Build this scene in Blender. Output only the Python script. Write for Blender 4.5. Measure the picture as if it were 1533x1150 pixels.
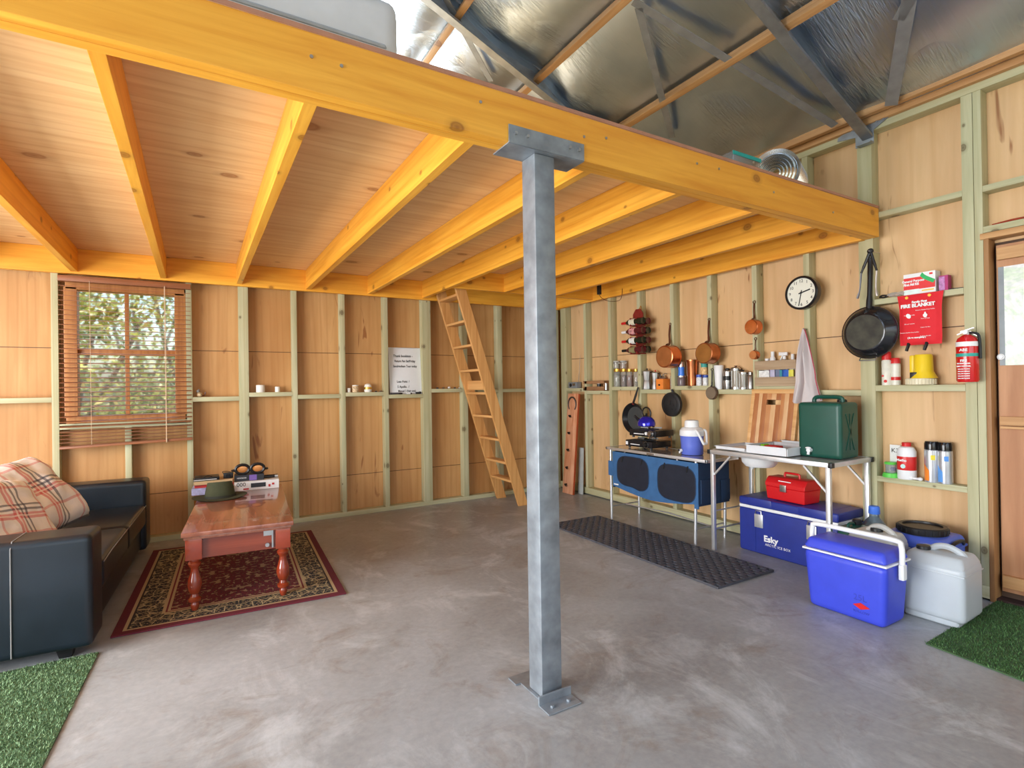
import bpy, bmesh, math, random
from mathutils import Vector, Matrix, noise
R = random.Random(7)
PI = math.pi
for o in list(bpy.data.objects): bpy.data.objects.remove(o)
scn = bpy.context.scene
COL = scn.collection

# ------------------------------------------------------------------ camera
S = 1.333
FPX, YAW, PITCH, ROLL = 796.455, .535, .0046, -.0145
CAM = Vector((-2.9658, -4.1236, .9675)) * S
FW = Vector((math.sin(YAW)*math.cos(PITCH), math.cos(YAW)*math.cos(PITCH), math.sin(PITCH)))
_r = Vector((math.cos(YAW), -math.sin(YAW), 0)); _u = _r.cross(FW)
RT = _r*math.cos(ROLL) + _u*math.sin(ROLL)
UP = -_r*math.sin(ROLL) + _u*math.cos(ROLL)
cd = bpy.data.cameras.new('camera'); cam = bpy.data.objects.new('camera', cd); COL.objects.link(cam)
cd.sensor_width = 36; cd.lens = FPX/1533*36; cd.clip_start = .05; cd.clip_end = 200
cam.matrix_world = Matrix(((RT.x, UP.x, -FW.x, CAM.x), (RT.y, UP.y, -FW.y, CAM.y), (RT.z, UP.z, -FW.z, CAM.z), (0, 0, 0, 1)))
scn.camera = cam

# ------------------------------------------------------------------ world, lights, exposure
vs = scn.view_settings
vs.view_transform = 'Standard'; vs.look = 'None'; vs.gamma = 1; vs.use_curve_mapping = False
vs.exposure = -0.12
w = bpy.data.worlds.new('world'); scn.world = w; w.use_nodes = True
wn = w.node_tree.nodes; wl = w.node_tree.links; wn.clear()
sky = wn.new('ShaderNodeTexSky'); sky.sky_type = 'NISHITA'; sky.sun_disc = False
sky.sun_elevation = math.radians(50); sky.sun_rotation = math.radians(250); sky.air_density = 1.2; sky.dust_density = 3
bg = wn.new('ShaderNodeBackground'); bg.inputs['Strength'].default_value = .45
wo = wn.new('ShaderNodeOutputWorld')
wl.new(sky.outputs[0], bg.inputs[0]); wl.new(bg.outputs[0], wo.inputs[0])

def sun(rot, energy, col, angle=2):
    l = bpy.data.lights.new('sun', 'SUN'); l.energy = energy; l.color = col; l.angle = math.radians(angle)
    o = bpy.data.objects.new('sun', l); o.rotation_euler = rot; COL.objects.link(o); o.location = (0, 8, 12)
sun((math.radians(-38), math.radians(-30), 0), 10.0, (1, .93, .78))
def area(name, loc, rot, sx, sy, energy, col):
    l = bpy.data.lights.new(name, 'AREA'); l.shape = 'RECTANGLE'; l.size = sx; l.size_y = sy; l.energy = energy; l.color = col
    o = bpy.data.objects.new(name, l); o.location = loc; o.rotation_euler = rot; COL.objects.link(o); return o
LEFT_X, BACK_Y = -7.3, -8.2
# daylight entering the open doorway on the left, the open roller door behind and the gable window over the loft
area('daylight_left_door', (LEFT_X+.03, -3.5, 1.3), (0, math.radians(-90), 0), 2.2, 3.8, 430, (.94, .97, 1))
area('daylight_roller_door', (-3.4, BACK_Y+.03, 1.6), (math.radians(90), 0, 0), 5.4, 2.8, 45, (.78, .89, 1))
area('daylight_gable_window', (-3.2, .0, 3.45), (math.radians(-100), 0, 0), 1.5, .9, 60, (.96, 1, .9))

# ------------------------------------------------------------------ measuring: a pixel of the photo met with a known plane of the room
def ray(u, v): return FW + RT*((u-766.5)/FPX) - UP*((v-575)/FPX)
def on(ax, val, u, v):
    d = ray(u, v); return CAM + d*((val-CAM[ax])/d[ax])
def dep(P): return (Vector(P)-CAM).dot(FW)
SL = .41
def roof(u, v, z0=2.98):
    d = ray(u, v); t = (z0-CAM.z-CAM.x*SL)/(d.z+SL*d.x); return CAM + d*t
def zr(x, z0=2.98): return z0 - SL*x

# ------------------------------------------------------------------ materials
def nodes(name):
    m = bpy.data.materials.new(name); m.use_nodes = True
    n = m.node_tree.nodes; l = m.node_tree.links
    return m, n, l, n['Principled BSDF']
def rgb(c): return (c[0], c[1], c[2], 1)
def math_(n, l, op, a, b=None):
    x = n.new('ShaderNodeMath'); x.operation = op
    for i, q in enumerate((a, b)):
        if q is None: continue
        if isinstance(q, (int, float)): x.inputs[i].default_value = q
        else: l.new(q, x.inputs[i])
    return x.outputs[0]
def coords(n, l, scale=(1, 1, 1), rnd=True):
    tc = n.new('ShaderNodeTexCoord'); mp = n.new('ShaderNodeMapping'); mp.inputs['Scale'].default_value = scale
    if rnd:
        oi = n.new('ShaderNodeObjectInfo'); ad = n.new('ShaderNodeVectorMath'); ad.operation = 'MULTIPLY_ADD'
        l.new(oi.outputs['Random'], ad.inputs[0]); ad.inputs[1].default_value = (7, 5, 9); l.new(tc.outputs['Object'], ad.inputs[2])
        l.new(ad.outputs[0], mp.inputs[0])
    else: l.new(tc.outputs['Object'], mp.inputs[0])
    return mp.outputs[0]
def tex_noise(n, l, vec, scale, detail=4, rough=.5, dist=0):
    t = n.new('ShaderNodeTexNoise'); t.inputs['Scale'].default_value = scale; t.inputs['Detail'].default_value = detail
    t.inputs['Roughness'].default_value = rough; t.inputs['Distortion'].default_value = dist; l.new(vec, t.inputs['Vector']); return t.outputs['Fac']
def ramp(n, l, fac, stops, interp='LINEAR'):
    r = n.new('ShaderNodeValToRGB'); r.color_ramp.interpolation = interp
    e = r.color_ramp.elements
    while len(e) > 1: e.remove(e[-1])
    e[0].position = stops[0][0]; e[0].color = rgb(stops[0][1])
    for p, c in stops[1:]:
        k = e.new(p); k.color = rgb(c)
    l.new(fac, r.inputs[0]); return r.outputs[0]
def mix(n, l, fac, a, b, mode='MIX'):
    x = n.new('ShaderNodeMix'); x.data_type = 'RGBA'; x.blend_type = mode
    for i, q in ((0, fac), (6, a), (7, b)):
        if isinstance(q, (int, float)): x.inputs[i].default_value = q
        elif isinstance(q, tuple): x.inputs[i].default_value = rgb(q)
        else: l.new(q, x.inputs[i])
    return x.outputs[2]
def bump(n, l, p, h, s=.2, d=.01):
    b = n.new('ShaderNodeBump'); b.inputs['Strength'].default_value = s; b.inputs['Distance'].default_value = d
    l.new(h, b.inputs['Height']); l.new(b.outputs[0], p.inputs['Normal'])
def n_sep(n, l, c):
    s = n.new('ShaderNodeSeparateColor'); l.new(c, s.inputs[0]); return s.outputs[0]
CACHE = {}
def M(name, col, rough=.5, metal=0, var=.12, scale=12, bmp=.05, trans=0, coat=0, alpha=1, ior=1.45):
    if name in CACHE: return CACHE[name]
    m, n, l, p = nodes(name)
    v = coords(n, l); f = tex_noise(n, l, v, scale, 4)
    c = ramp(n, l, f, [(.3, tuple(x*(1-var) for x in col)), (.7, tuple(min(1, x*(1+var)) for x in col))])
    l.new(c, p.inputs['Base Color'])
    p.inputs['Roughness'].default_value = rough; p.inputs['Metallic'].default_value = metal
    p.inputs['Transmission Weight'].default_value = trans; p.inputs['Coat Weight'].default_value = coat
    p.inputs['Alpha'].default_value = alpha; p.inputs['IOR'].default_value = ior
    if bmp: bump(n, l, p, tex_noise(n, l, v, scale*6, 3), bmp, .004)
    CACHE[name] = m; return m
def WOOD(name, c1, c2, axis=2, rough=.5, grain=1.0, knots=0, kcol=(.10, .04, .01), stretch=.05, dens=22, blot=.35, coat=0, rnd=True, joint=None, ring=True, streak=0):
    """timber whose grain runs along one axis; optional knots and fine dark sheet joints"""
    if name in CACHE: return CACHE[name]
    m, n, l, p = nodes(name)
    sc = [1, 1, 1]; sc[axis] = stretch
    v = coords(n, l, tuple(sc), rnd)
    g = tex_noise(n, l, v, dens*grain, 6, .6, .4)
    v2 = coords(n, l, (1, 1, 1), rnd)
    sc2 = [1, 1, 1]; sc2[axis] = .3
    b = tex_noise(n, l, coords(n, l, tuple(sc2), rnd), 2.3, 3, .5, .3)
    c = ramp(n, l, g, [(.3, c1), (.68, c2)])
    dk = tuple(x*k for x, k in zip(c1, (.8, .66, .5)))
    c = mix(n, l, math_(n, l, 'MULTIPLY', ramp(n, l, b, [(.45, (0, 0, 0)), (.75, (1, 1, 1))]), blot), c, dk)
    if ring:
        wv = n.new('ShaderNodeTexWave'); wv.wave_type = 'BANDS'; wv.bands_direction = 'XYZ'[(axis+1) % 3]
        wv.inputs['Scale'].default_value = 5*grain; wv.inputs['Distortion'].default_value = 9; wv.inputs['Detail'].default_value = 2; wv.inputs['Detail Scale'].default_value = .8
        l.new(v, wv.inputs['Vector'])
        c = mix(n, l, math_(n, l, 'MULTIPLY', ramp(n, l, wv.outputs['Fac'], [(.0, (1, 1, 1)), (.25, (0, 0, 0))]), .28), c, dk)
    if streak:
        s5 = [1, 1, 1]; s5[axis] = .16
        st = tex_noise(n, l, coords(n, l, tuple(s5), rnd), 13, 2, .5, 1.5); wh_ = tex_noise(n, l, coords(n, l, (1, 1, 1), rnd), 1.5, 2)
        c = mix(n, l, math_(n, l, 'MULTIPLY', math_(n, l, 'MULTIPLY', ramp(n, l, st, [(.66, (0, 0, 0)), (.73, (1, 1, 1))]), ramp(n, l, wh_, [(.48, (0, 0, 0)), (.58, (1, 1, 1))])), streak), c, (.26, .085, .02))
    if knots:
        tc2 = n.new('ShaderNodeTexCoord'); s3 = n.new('ShaderNodeSeparateXYZ'); l.new(tc2.outputs['Object'], s3.inputs[0]); oi2 = n.new('ShaderNodeObjectInfo')
        others = [q for q in range(3) if q != axis]; cb_ = n.new('ShaderNodeCombineXYZ')
        l.new(math_(n, l, 'MULTIPLY', s3.outputs[axis], .7), cb_.inputs[0]); l.new(math_(n, l, 'ADD', s3.outputs[others[0]], s3.outputs[others[1]]), cb_.inputs[1])
        sh = n.new('ShaderNodeVectorMath'); sh.operation = 'ADD'; rr_ = n.new('ShaderNodeCombineXYZ'); l.new(math_(n, l, 'MULTIPLY', oi2.outputs['Random'], 37), rr_.inputs[0]); l.new(math_(n, l, 'MULTIPLY', oi2.outputs['Random'], 91), rr_.inputs[1])
        l.new(cb_.outputs[0], sh.inputs[0]); l.new(rr_.outputs[0], sh.inputs[1])
        vo = n.new('ShaderNodeTexVoronoi'); vo.voronoi_dimensions = '2D'; vo.inputs['Scale'].default_value = knots; l.new(sh.outputs[0], vo.inputs['Vector'])
        sz = math_(n, l, 'ADD', .35, n_sep(n, l, vo.outputs['Color']))
        k = ramp(n, l, math_(n, l, 'DIVIDE', vo.outputs['Distance'], sz), [(.0, (1, 1, 1)), (.03, (.75, .75, .75)), (.045, (.95, .95, .95)), (.06, (.3, .3, .3)), (.11, (0, 0, 0))])
        c = mix(n, l, math_(n, l, 'MULTIPLY', k, .85), c, kcol)
    if joint:
        sp = n.new('ShaderNodeSeparateXYZ'); tc = n.new('ShaderNodeTexCoord'); l.new(tc.outputs['Object'], sp.inputs[0])
        for ax, val in joint:
            d = math_(n, l, 'ABSOLUTE', math_(n, l, 'SUBTRACT', sp.outputs[ax], val))
            c = mix(n, l, math_(n, l, 'LESS_THAN', d, .003), c, (.09, .035, .012))
    l.new(c, p.inputs['Base Color']); p.inputs['Roughness'].default_value = rough; p.inputs['Coat Weight'].default_value = coat
    bump(n, l, p, g, .12, .003)
    CACHE[name] = m; return m

YA, YB = (.78, .31, .022), (.98, .50, .06)
def pine(ax): return WOOD('yellow_pine_%d' % ax, YA, YB, ax, .45, knots=3.2, stretch=.06, blot=.25, kcol=(.28, .09, .012))
def treated(ax): return WOOD('treated_pine_%d' % ax, (.43, .42, .24), (.58, .56, .36), ax, .6, knots=4, kcol=(.10, .06, .02), blot=.3)
PLY_A = None
def ply(name, c1, c2, ax=2, joint=None, blot=.55, rough=.55, streak=.8):
    return WOOD(name, c1, c2, ax, rough, grain=.9, knots=0, stretch=.07, dens=16, blot=blot, rnd=False, joint=joint, streak=streak)

# ------------------------------------------------------------------ mesh builder
class MB:
    def __init__(s): s.bm = bmesh.new()
    def merge(s, b, mi=0, T=None):
        if T is not None: bmesh.ops.transform(b, matrix=T, verts=b.verts)
        for f in b.faces: f.material_index = mi if mi else f.material_index
        me = bpy.data.meshes.new('t'); b.to_mesh(me); b.free(); s.bm.from_mesh(me); bpy.data.meshes.remove(me); return s
    def box(s, x0, x1, y0, y1, z0, z1, bev=0, mi=0, T=None, seg=2):
        b = bmesh.new(); bmesh.ops.create_cube(b, size=1)
        for v in b.verts: v.co = Vector(((x0+x1)/2+v.co.x*abs(x1-x0), (y0+y1)/2+v.co.y*abs(y1-y0), (z0+z1)/2+v.co.z*abs(z1-z0)))
        if bev: bmesh.ops.bevel(b, geom=b.edges[:], offset=bev, segments=seg, affect='EDGES', profile=.6)
        return s.merge(b, mi, T)
    def taper(s, cx, cy, z0, z1, sx0, sy0, sx1, sy1, bev=0, mi=0, T=None, seg=3):
        b = bmesh.new(); bmesh.ops.create_cube(b, size=1)
        for v in b.verts:
            t = v.co.z > 0; v.co = Vector((cx+v.co.x*(sx1 if t else sx0), cy+v.co.y*(sy1 if t else sy0), z1 if t else z0))
        if bev: bmesh.ops.bevel(b, geom=b.edges[:], offset=bev, segments=seg, affect='EDGES', profile=.6)
        return s.merge(b, mi, T)
    def bar(s, a, b_, w, h, upv=(0, 0, 1), bev=0, mi=0):
        a = Vector(a); b_ = Vector(b_); d = (b_-a); L = d.length; d.normalize(); u = Vector(upv); sd = d.cross(u).normalized(); u = sd.cross(d)
        T = Matrix(((d.x, sd.x, u.x, a.x), (d.y, sd.y, u.y, a.y), (d.z, sd.z, u.z, a.z), (0, 0, 0, 1)))
        return s.box(0, L, -w/2, w/2, -h/2, h/2, bev, mi, T)
    def lathe(s, prof, n=24, T=None, mi=0, cap=True):
        b = bmesh.new(); rings = []
        for r, z in prof:
            rings.append([b.verts.new((max(r, 1e-5)*math.cos(2*PI*i/n), max(r, 1e-5)*math.sin(2*PI*i/n), z)) for i in range(n)])
        for A, B in zip(rings, rings[1:]):
            for i in range(n): b.faces.new((A[i], A[(i+1) % n], B[(i+1) % n], B[i]))
        if cap: b.faces.new(rings[0][::-1]); b.faces.new(rings[-1])
        return s.merge(b, mi, T)
    def cyl(s, a, b_, r0, r1=None, n=16, mi=0):
        a = Vector(a); b_ = Vector(b_); d = b_-a
        T = Matrix.Translation(a) @ d.to_track_quat('Z', 'Y').to_matrix().to_4x4()
        return s.lathe([(r0, 0), (r0 if r1 is None else r1, d.length)], n, T, mi)
    def tube(s, pts, r, n=8, mi=0, smooth=0, closed=False):
        P = [Vector(p) for p in pts]
        if smooth:
            Q = []
            for i in range(len(P)-1):
                p0, p1, p2, p3 = P[max(i-1, 0)], P[i], P[i+1], P[min(i+2, len(P)-1)]
                for k in range(smooth):
                    t = k/smooth
                    Q.append(.5*((2*p1)+(p2-p0)*t+(2*p0-5*p1+4*p2-p3)*t*t+(3*p1-p0-3*p2+p3)*t**3))
            Q.append(P[-1]); P = Q
        b = bmesh.new(); rings = []; prev = None
        for i, p in enumerate(P):
            d = (P[min(i+1, len(P)-1)]-P[max(i-1, 0)]).normalized()
            if prev is None:
                q = Vector((0, 0, 1)) if abs(d.z) < .9 else Vector((1, 0, 0)); a = d.cross(q).normalized()
            else: a = (prev-d*prev.dot(d)).normalized()
            prev = a; c = d.cross(a)
            rr = r[min(int(i*len(r)/len(P)), len(r)-1)] if isinstance(r, (list, tuple)) else r
            rings.append([b.verts.new(p+(a*math.cos(2*PI*k/n)+c*math.sin(2*PI*k/n))*rr) for k in range(n)])
        for A, B in zip(rings, rings[1:]):
            for k in range(n): b.faces.new((A[k], A[(k+1) % n], B[(k+1) % n], B[k]))
        b.faces.new(rings[0][::-1]); b.faces.new(rings[-1])
        return s.merge(b, mi)
    def prism(s, poly, h, T=None, mi=0, bev=0):
        b = bmesh.new(); A = [b.verts.new((x, y, 0)) for x, y in poly]; B = [b.verts.new((x, y, h)) for x, y in poly]
        b.faces.new(A[::-1]); b.faces.new(B); k = len(poly)
        for i in range(k): b.faces.new((A[i], A[(i+1) % k], B[(i+1) % k], B[i]))
        bmesh.ops.recalc_face_normals(b, faces=b.faces)
        if bev: bmesh.ops.bevel(b, geom=b.edges[:], offset=bev, segments=1, affect='EDGES')
        return s.merge(b, mi, T)
    def grid(s, fn, nu, nv, mi=0, T=None):
        b = bmesh.new(); V = [[b.verts.new(fn(i/nu, j/nv)) for j in range(nv+1)] for i in range(nu+1)]
        for i in range(nu):
            for j in range(nv): b.faces.new((V[i][j], V[i+1][j], V[i+1][j+1], V[i][j+1]))
        return s.merge(b, mi, T)
    def ball(s, c, rx, ry=None, rz=None, n=16, mi=0):
        b = bmesh.new(); bmesh.ops.create_uvsphere(b, u_segments=n, v_segments=n//2+2, radius=1)
        ry = ry or rx; rz = rz or rx
        for v in b.verts: v.co = Vector((c[0]+v.co.x*rx, c[1]+v.co.y*ry, c[2]+v.co.z*rz))
        return s.merge(b, mi)
    def build(s, name, mats, parent=None, smooth=True, loc=None, angle=35):
        me = bpy.data.meshes.new(name)
        if loc is not None: bmesh.ops.translate(s.bm, vec=-Vector(loc), verts=s.bm.verts)
        s.bm.to_mesh(me); s.bm.free()
        for m in (mats if isinstance(mats, (list, tuple)) else [mats]): me.materials.append(m)
        if smooth:
            for p in me.polygons: p.use_smooth = True
            me.set_sharp_from_angle(angle=math.radians(angle))
        o = bpy.data.objects.new(name, me); COL.objects.link(o)
        if loc is not None: o.location = loc
        if parent: o.parent = parent
        return o
def tag(o, label=None, cat=None, group=None, kind=None):
    if label: o['label'] = label
    if cat: o['category'] = cat
    if group: o['group'] = group
    if kind: o['kind'] = kind
    return o
def thing(name, label, cat, loc=(0, 0, 0), rz=0, group=None):
    o = bpy.data.objects.new(name, None); COL.objects.link(o); o.location = loc; o.rotation_euler = (0, 0, rz); o.empty_display_size = .05
    return tag(o, label, cat, group)
def struct(o, label=None): o['kind'] = 'structure'; o['category'] = 'structure'; o['label'] = label or ''; return o
# frames for things fixed to the walls: columns right, up, outward normal
def frameB(P): return Matrix(((0, 0, -1, P[0]), (-1, 0, 0, P[1]), (0, 1, 0, P[2]), (0, 0, 0, 1)))       # faces -X
def frameA(P): return Matrix(((1, 0, 0, P[0]), (0, 0, -1, P[1]), (0, 1, 0, P[2]), (0, 0, 0, 1)))        # faces -Y
def text(body, size, mat, parent, T, name='lettering', align='CENTER', bold=0, sx=1, rot=0, depth=.0006, spacing=1):
    c = bpy.data.curves.new('t', 'FONT'); c.body = body; c.size = size; c.align_x = align; c.align_y = 'CENTER'; c.extrude = depth; c.offset = bold; c.space_character = spacing
    c.resolution_u = 3
    o = bpy.data.objects.new('t', c); COL.objects.link(o)
    me = bpy.data.meshes.new_from_object(o.evaluated_get(bpy.context.evaluated_depsgraph_get()))
    bpy.data.objects.remove(o); me.name = name; me.materials.clear(); me.materials.append(mat)
    me.transform(T @ Matrix.Rotation(rot, 4, 'Z') @ Matrix.Diagonal((sx, 1, 1, 1)))
    q = bpy.data.objects.new(name, me); COL.objects.link(q); q.parent = parent; return q

# ------------------------------------------------------------------ common materials
GALV = M('galvanised_steel', (.30, .335, .37), .5, .6, .22, 14)
STEEL = M('brushed_steel', (.50, .50, .50), .34, 1, .1)
DARKSTEEL = M('dark_rolled_steel', (.20, .22, .25), .4, .9, .2)
BLACKP = M('black_plastic', (.012, .012, .013), .4)
BLACKM = M('black_enamel', (.015, .015, .018), .25, .2)
WHITEP = M('white_plastic', (.80, .81, .82), .4, var=.03)
RED = M('red_paint', (.62, .02, .02), .35, var=.05)
REDC = M('red_cloth', (.72, .02, .03), .75, var=.06)
COPPER = M('copper', (.70, .24, .10), .3, 1, .15)
COPPERB = M('copper_burnished', (.62, .27, .10), .42, .9, .12)
IRON = M('cast_iron', (.025, .025, .027), .5, .4, .3)
BLUEP = M('blue_plastic', (.06, .085, .62), .42, var=.05)
NAVY = M('navy_plastic', (.02, .035, .25), .4, var=.08)
ALU = M('aluminium', (.74, .76, .78), .38, .8, .05)
GLASS = M('clear_glass', (.9, .95, .95), .05, 0, .01, trans=1, bmp=0)
WAX = M('white_wax', (.85, .82, .75), .5, var=.03)
GOLD = M('gold_lid', (.75, .45, .08), .3, .8)
PAPER = M('white_paper', (.80, .80, .78), .7, var=.04)
INK = M('black_ink', (.01, .01, .012), .6, var=0)
WTEXT = M('white_print', (.85, .85, .85), .5, var=0)
DKBROWN = M('brown_glaze', (.10, .03, .015), .3)

# ------------------------------------------------------------------ floor
def floor_mat():
    m, n, l, p = nodes('concrete_slab')
    v = coords(n, l, (1, 1, 1), False)
    a = tex_noise(n, l, v, .9, 7, .62, .6); b = tex_noise(n, l, coords(n, l, (1, .7, 1), False), 2.4, 10, .70, 1.1); c = tex_noise(n, l, v, 30, 6, .65); b2 = tex_noise(n, l, coords(n, l, (.8, 1, 1), False), 2.6, 7, .7, 1.6)
    col = ramp(n, l, a, [(.32, (.225, .225, .225)), (.5, (.30, .31, .315)), (.68, (.375, .39, .405))])
    col = mix(n, l, math_(n, l, 'MULTIPLY', ramp(n, l, b, [(.52, (0, 0, 0)), (.68, (1, 1, 1))]), .6), col, (.57, .60, .62))
    col = mix(n, l, math_(n, l, 'MULTIPLY', ramp(n, l, b2, [(.32, (1, 1, 1)), (.47, (0, 0, 0))]), .5), col, (.21, .165, .125))
    col = mix(n, l, .07, col, ramp(n, l, c, [(.35, (.05, .04, .035)), (.65, (.8, .76, .72))]))
    l.new(col, p.inputs['Base Color'])
    l.new(ramp(n, l, a, [(.3, (.30, .30, .30)), (.7, (.5, .5, .5))]), p.inputs['Roughness'])
    bump(n, l, p, c, .06, .002); return m
struct(MB().box(LEFT_X-.1, .14, BACK_Y-.1, .14, -.12, 0).build('floor', floor_mat(), smooth=False), 'worn grey concrete slab floor of the shed')
GRND = M('dry_lawn', (.16, .17, .05), .9, var=.4, scale=3)
struct(MB().box(-30, 25, -30, 30, -.4, -.13).build('ground_outside', GRND, smooth=False), 'lawn around the shed')

# ------------------------------------------------------------------ window wall (wall_back): cladding, studs, nogs
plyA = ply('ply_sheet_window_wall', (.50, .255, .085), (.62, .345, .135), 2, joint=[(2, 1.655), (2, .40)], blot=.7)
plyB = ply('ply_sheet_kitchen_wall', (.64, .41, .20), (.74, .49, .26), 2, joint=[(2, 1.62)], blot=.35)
def gable(x, o=0): return zr(x, 3.14) if x > -3.65 else zr(-7.3-x, 3.14)
W0, W1, WZ0, WZ1 = -4.80, -4.10, 1.085, 2.15
mb = MB()
def wallA(x0, x1, z0, z1): mb.box(x0, x1, .09, .102, z0, z1)
wallA(LEFT_X, W0, -.1, 2.5); wallA(W1, .1, -.1, 2.5); wallA(W0, W1, -.1, WZ0); wallA(W0, W1, WZ1, 2.5)
GW = (-4.1, -2.5, 2.95, 3.9)
T = Matrix(((1, 0, 0, 0), (0, 0, -1, .102), (0, 1, 0, 0), (0, 0, 0, 1)))
for poly in ([(LEFT_X, 2.5), (GW[0], 2.5), (GW[0], gable(GW[0])), (-7.3, 3.14)], [(GW[1], 2.5), (.1, 2.5), (.1, 3.12), (GW[1], gable(GW[1]))],
             [(GW[0], 2.5), (GW[1], 2.5), (GW[1], GW[2]), (GW[0], GW[2])], [(GW[0], GW[3]), (GW[1], GW[3]), (GW[1], gable(GW[1])), (-3.65, gable(-3.65)), (GW[0], gable(GW[0]))]):
    mb.prism(poly, .012, T)
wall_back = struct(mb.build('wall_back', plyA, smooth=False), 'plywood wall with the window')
studsA = [(-6.72, -6.675), (-6.1, -6.055), (-5.5, -5.455), (-4.945, -4.90), (-4.03, -3.985), (-3.615, -3.535), (-3.156, -3.111), (-2.702, -2.655), (-2.257, -2.210), (-1.826, -1.728), (-1.35, -1.283), (-.888, -.823), (-.43, -.385), (-.09, 0)]
for i, (a, b) in enumerate(studsA):
    MB().box(a, b, 0, .089, .045, 2.7, .003).build('stud', treated(2), wall_back, loc=((a+b)/2, .04, .0))
for a, b in ((-4.475, -4.43),):
    MB().box(a, b, 0, .089, .045, 1.0, .003).build('stud', treated(2), wall_back, loc=((a+b)/2, .04, 0))
MB().box(LEFT_X, 0, -.002, .089, 0, .045, .003).build('bottom_plate', treated(0), wall_back)
MB().box(-4.90, -4.03, 0, .089, .995, 1.04, .003).build('nog', treated(0), wall_back)
nogA = [(-7.2, -6.72, 1.2), (-6.675, -6.1, 1.26), (-6.055, -5.5, 1.22), (-5.455, -4.945, 1.255), (-3.985, -3.615, 1.235), (-3.535, -3.156, 1.268), (-3.111, -2.702, 1.238), (-2.655, -2.257, 1.252), (-2.21, -1.826, 1.222), (-1.728, -1.35, 1.275), (-1.283, -.888, 1.26), (-.823, -.43, 1.262), (-.385, -.09, 1.23)]
def nogtopA(x):
    for a, b, t in nogA:
        if a-.03 <= x <= b+.03: return t
    return 1.24
for a, b, t in nogA: MB().box(a, b, 0, .089, t-.04, t, .002).build('nog', treated(0), wall_back, loc=((a+b)/2, .04, t))

# ------------------------------------------------------------------ kitchen wall (wall_right)
mb = MB()
DY0, DY1, DZ = -4.262, -5.12, 2.09
mb.box(.09, .102, DY0, .102, -.1, 3.13); mb.box(.09, .102, BACK_Y, DY1, -.1, 3.13); mb.box(.09, .102, DY1, DY0, DZ, 3.13)
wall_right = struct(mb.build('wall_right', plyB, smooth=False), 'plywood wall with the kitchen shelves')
studsB = [(-.152, -.045), (-.552, -.507), (-.992, -.945), (-1.441, -1.396), (-1.893, -1.848), (-2.330, -2.285), (-2.778, -2.733), (-3.213, -3.168), (-3.652, -3.560), (-4.197, -4.142), (-4.238, -4.199), (-5.2, -5.12), (-5.8, -5.755), (-6.4, -6.355), (-7.0, -6.955), (-7.6, -7.555)]
for a, b in studsB:
    MB().box(0, .089, a, b, .086 if a > -4.3 else 0, 2.985, .003).build('stud', treated(2), wall_right, loc=(.04, (a+b)/2, 0))
MB().box(0, .089, -4.238, -.0, .012, .085, .003).build('bottom_plate', treated(1), wall_right)
MB().box(-.003, .089, BACK_Y, 0, 2.985, 3.03, .003).build('top_plate', treated(1), wall_right)
nogB = [(-.507, -.152, 1.257), (-.945, -.552, 1.226), (-1.396, -.992, 1.27), (-1.848, -1.441, 1.238), (-2.285, -1.893, 1.272), (-2.733, -2.330, 1.237), (-3.168, -2.778, 1.261), (-3.56, -3.213, 1.230), (-4.142, -3.652, 1.262)]
def nogtopB(y):
    for a, b, t in nogB:
        if a-.02 <= y <= b+.02: return t
    return 1.24
for a, b, t in nogB: MB().box(0, .089, a, b, t-.04, t, .002).build('nog', treated(1), wall_right, loc=(.04, (a+b)/2, t))
for a, b, t in ((-4.142, -3.652, 2.425), (-4.142, -3.652, 1.842), (-4.142, -3.652, .650), (-5.12, -4.238, 2.42), (-5.12, -4.238, 2.18), (-5.755, -5.2, 1.3), (-3.56, -3.213, 2.44)):
    MB().box(0, .089, a, b, t-.036, t, .002).build('nog', treated(1), wall_right, loc=(.04, (a+b)/2, t))
ORW = WOOD('orange_timber', (.46, .235, .085), (.66, .38, .165), 1, .55, knots=2.2, blot=.4, kcol=(.2, .06, .02))
ORX = WOOD('orange_timber_x', (.46, .235, .085), (.66, .38, .165), 0, .55, knots=2.2, blot=.4, kcol=(.2, .06, .02))
ORZ = WOOD('orange_timber_z', (.30, .14, .05), (.46, .25, .10), 2, .55, blot=.4)
MB().box(-.012, .089, -5.2, -4.226, 2.105, 2.14, .003).build('lintel', ORW, wall_right, loc=(.04, -4.7, 2.12))
# other two walls (beside and behind the camera) with their open doorways
plyC = ply('ply_sheet_other_walls', (.60, .34, .14), (.78, .50, .25), 2)
mb = MB(); X0 = LEFT_X
mb.box(X0-.012, X0, -1.5, .102, -.1, 3.14); mb.box(X0-.012, X0, BACK_Y, -5.5, -.1, 3.14); mb.box(X0-.012, X0, -5.5, -1.5, 2.5, 3.14)
struct(mb.build('wall_left', plyC, smooth=False), 'left plywood wall with an open doorway')
mb = MB(); mb.box(X0, -6.2, BACK_Y-.012, BACK_Y, -.1, 4.7); mb.box(-.6, .1, BACK_Y-.012, BACK_Y, -.1, 3.2); mb.box(-6.2, -.6, BACK_Y-.012, BACK_Y, 3.05, 3.14)
mb.prism([(X0, 3.14), (.1, 3.12), (-3.65, gable(-3.65))], .012, Matrix(((1, 0, 0, 0), (0, 0, -1, BACK_Y), (0, 1, 0, 0), (0, 0, 0, 1))))
struct(mb.build('wall_front', plyC, smooth=False), 'plywood wall behind the camera with the open roller door')

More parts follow.
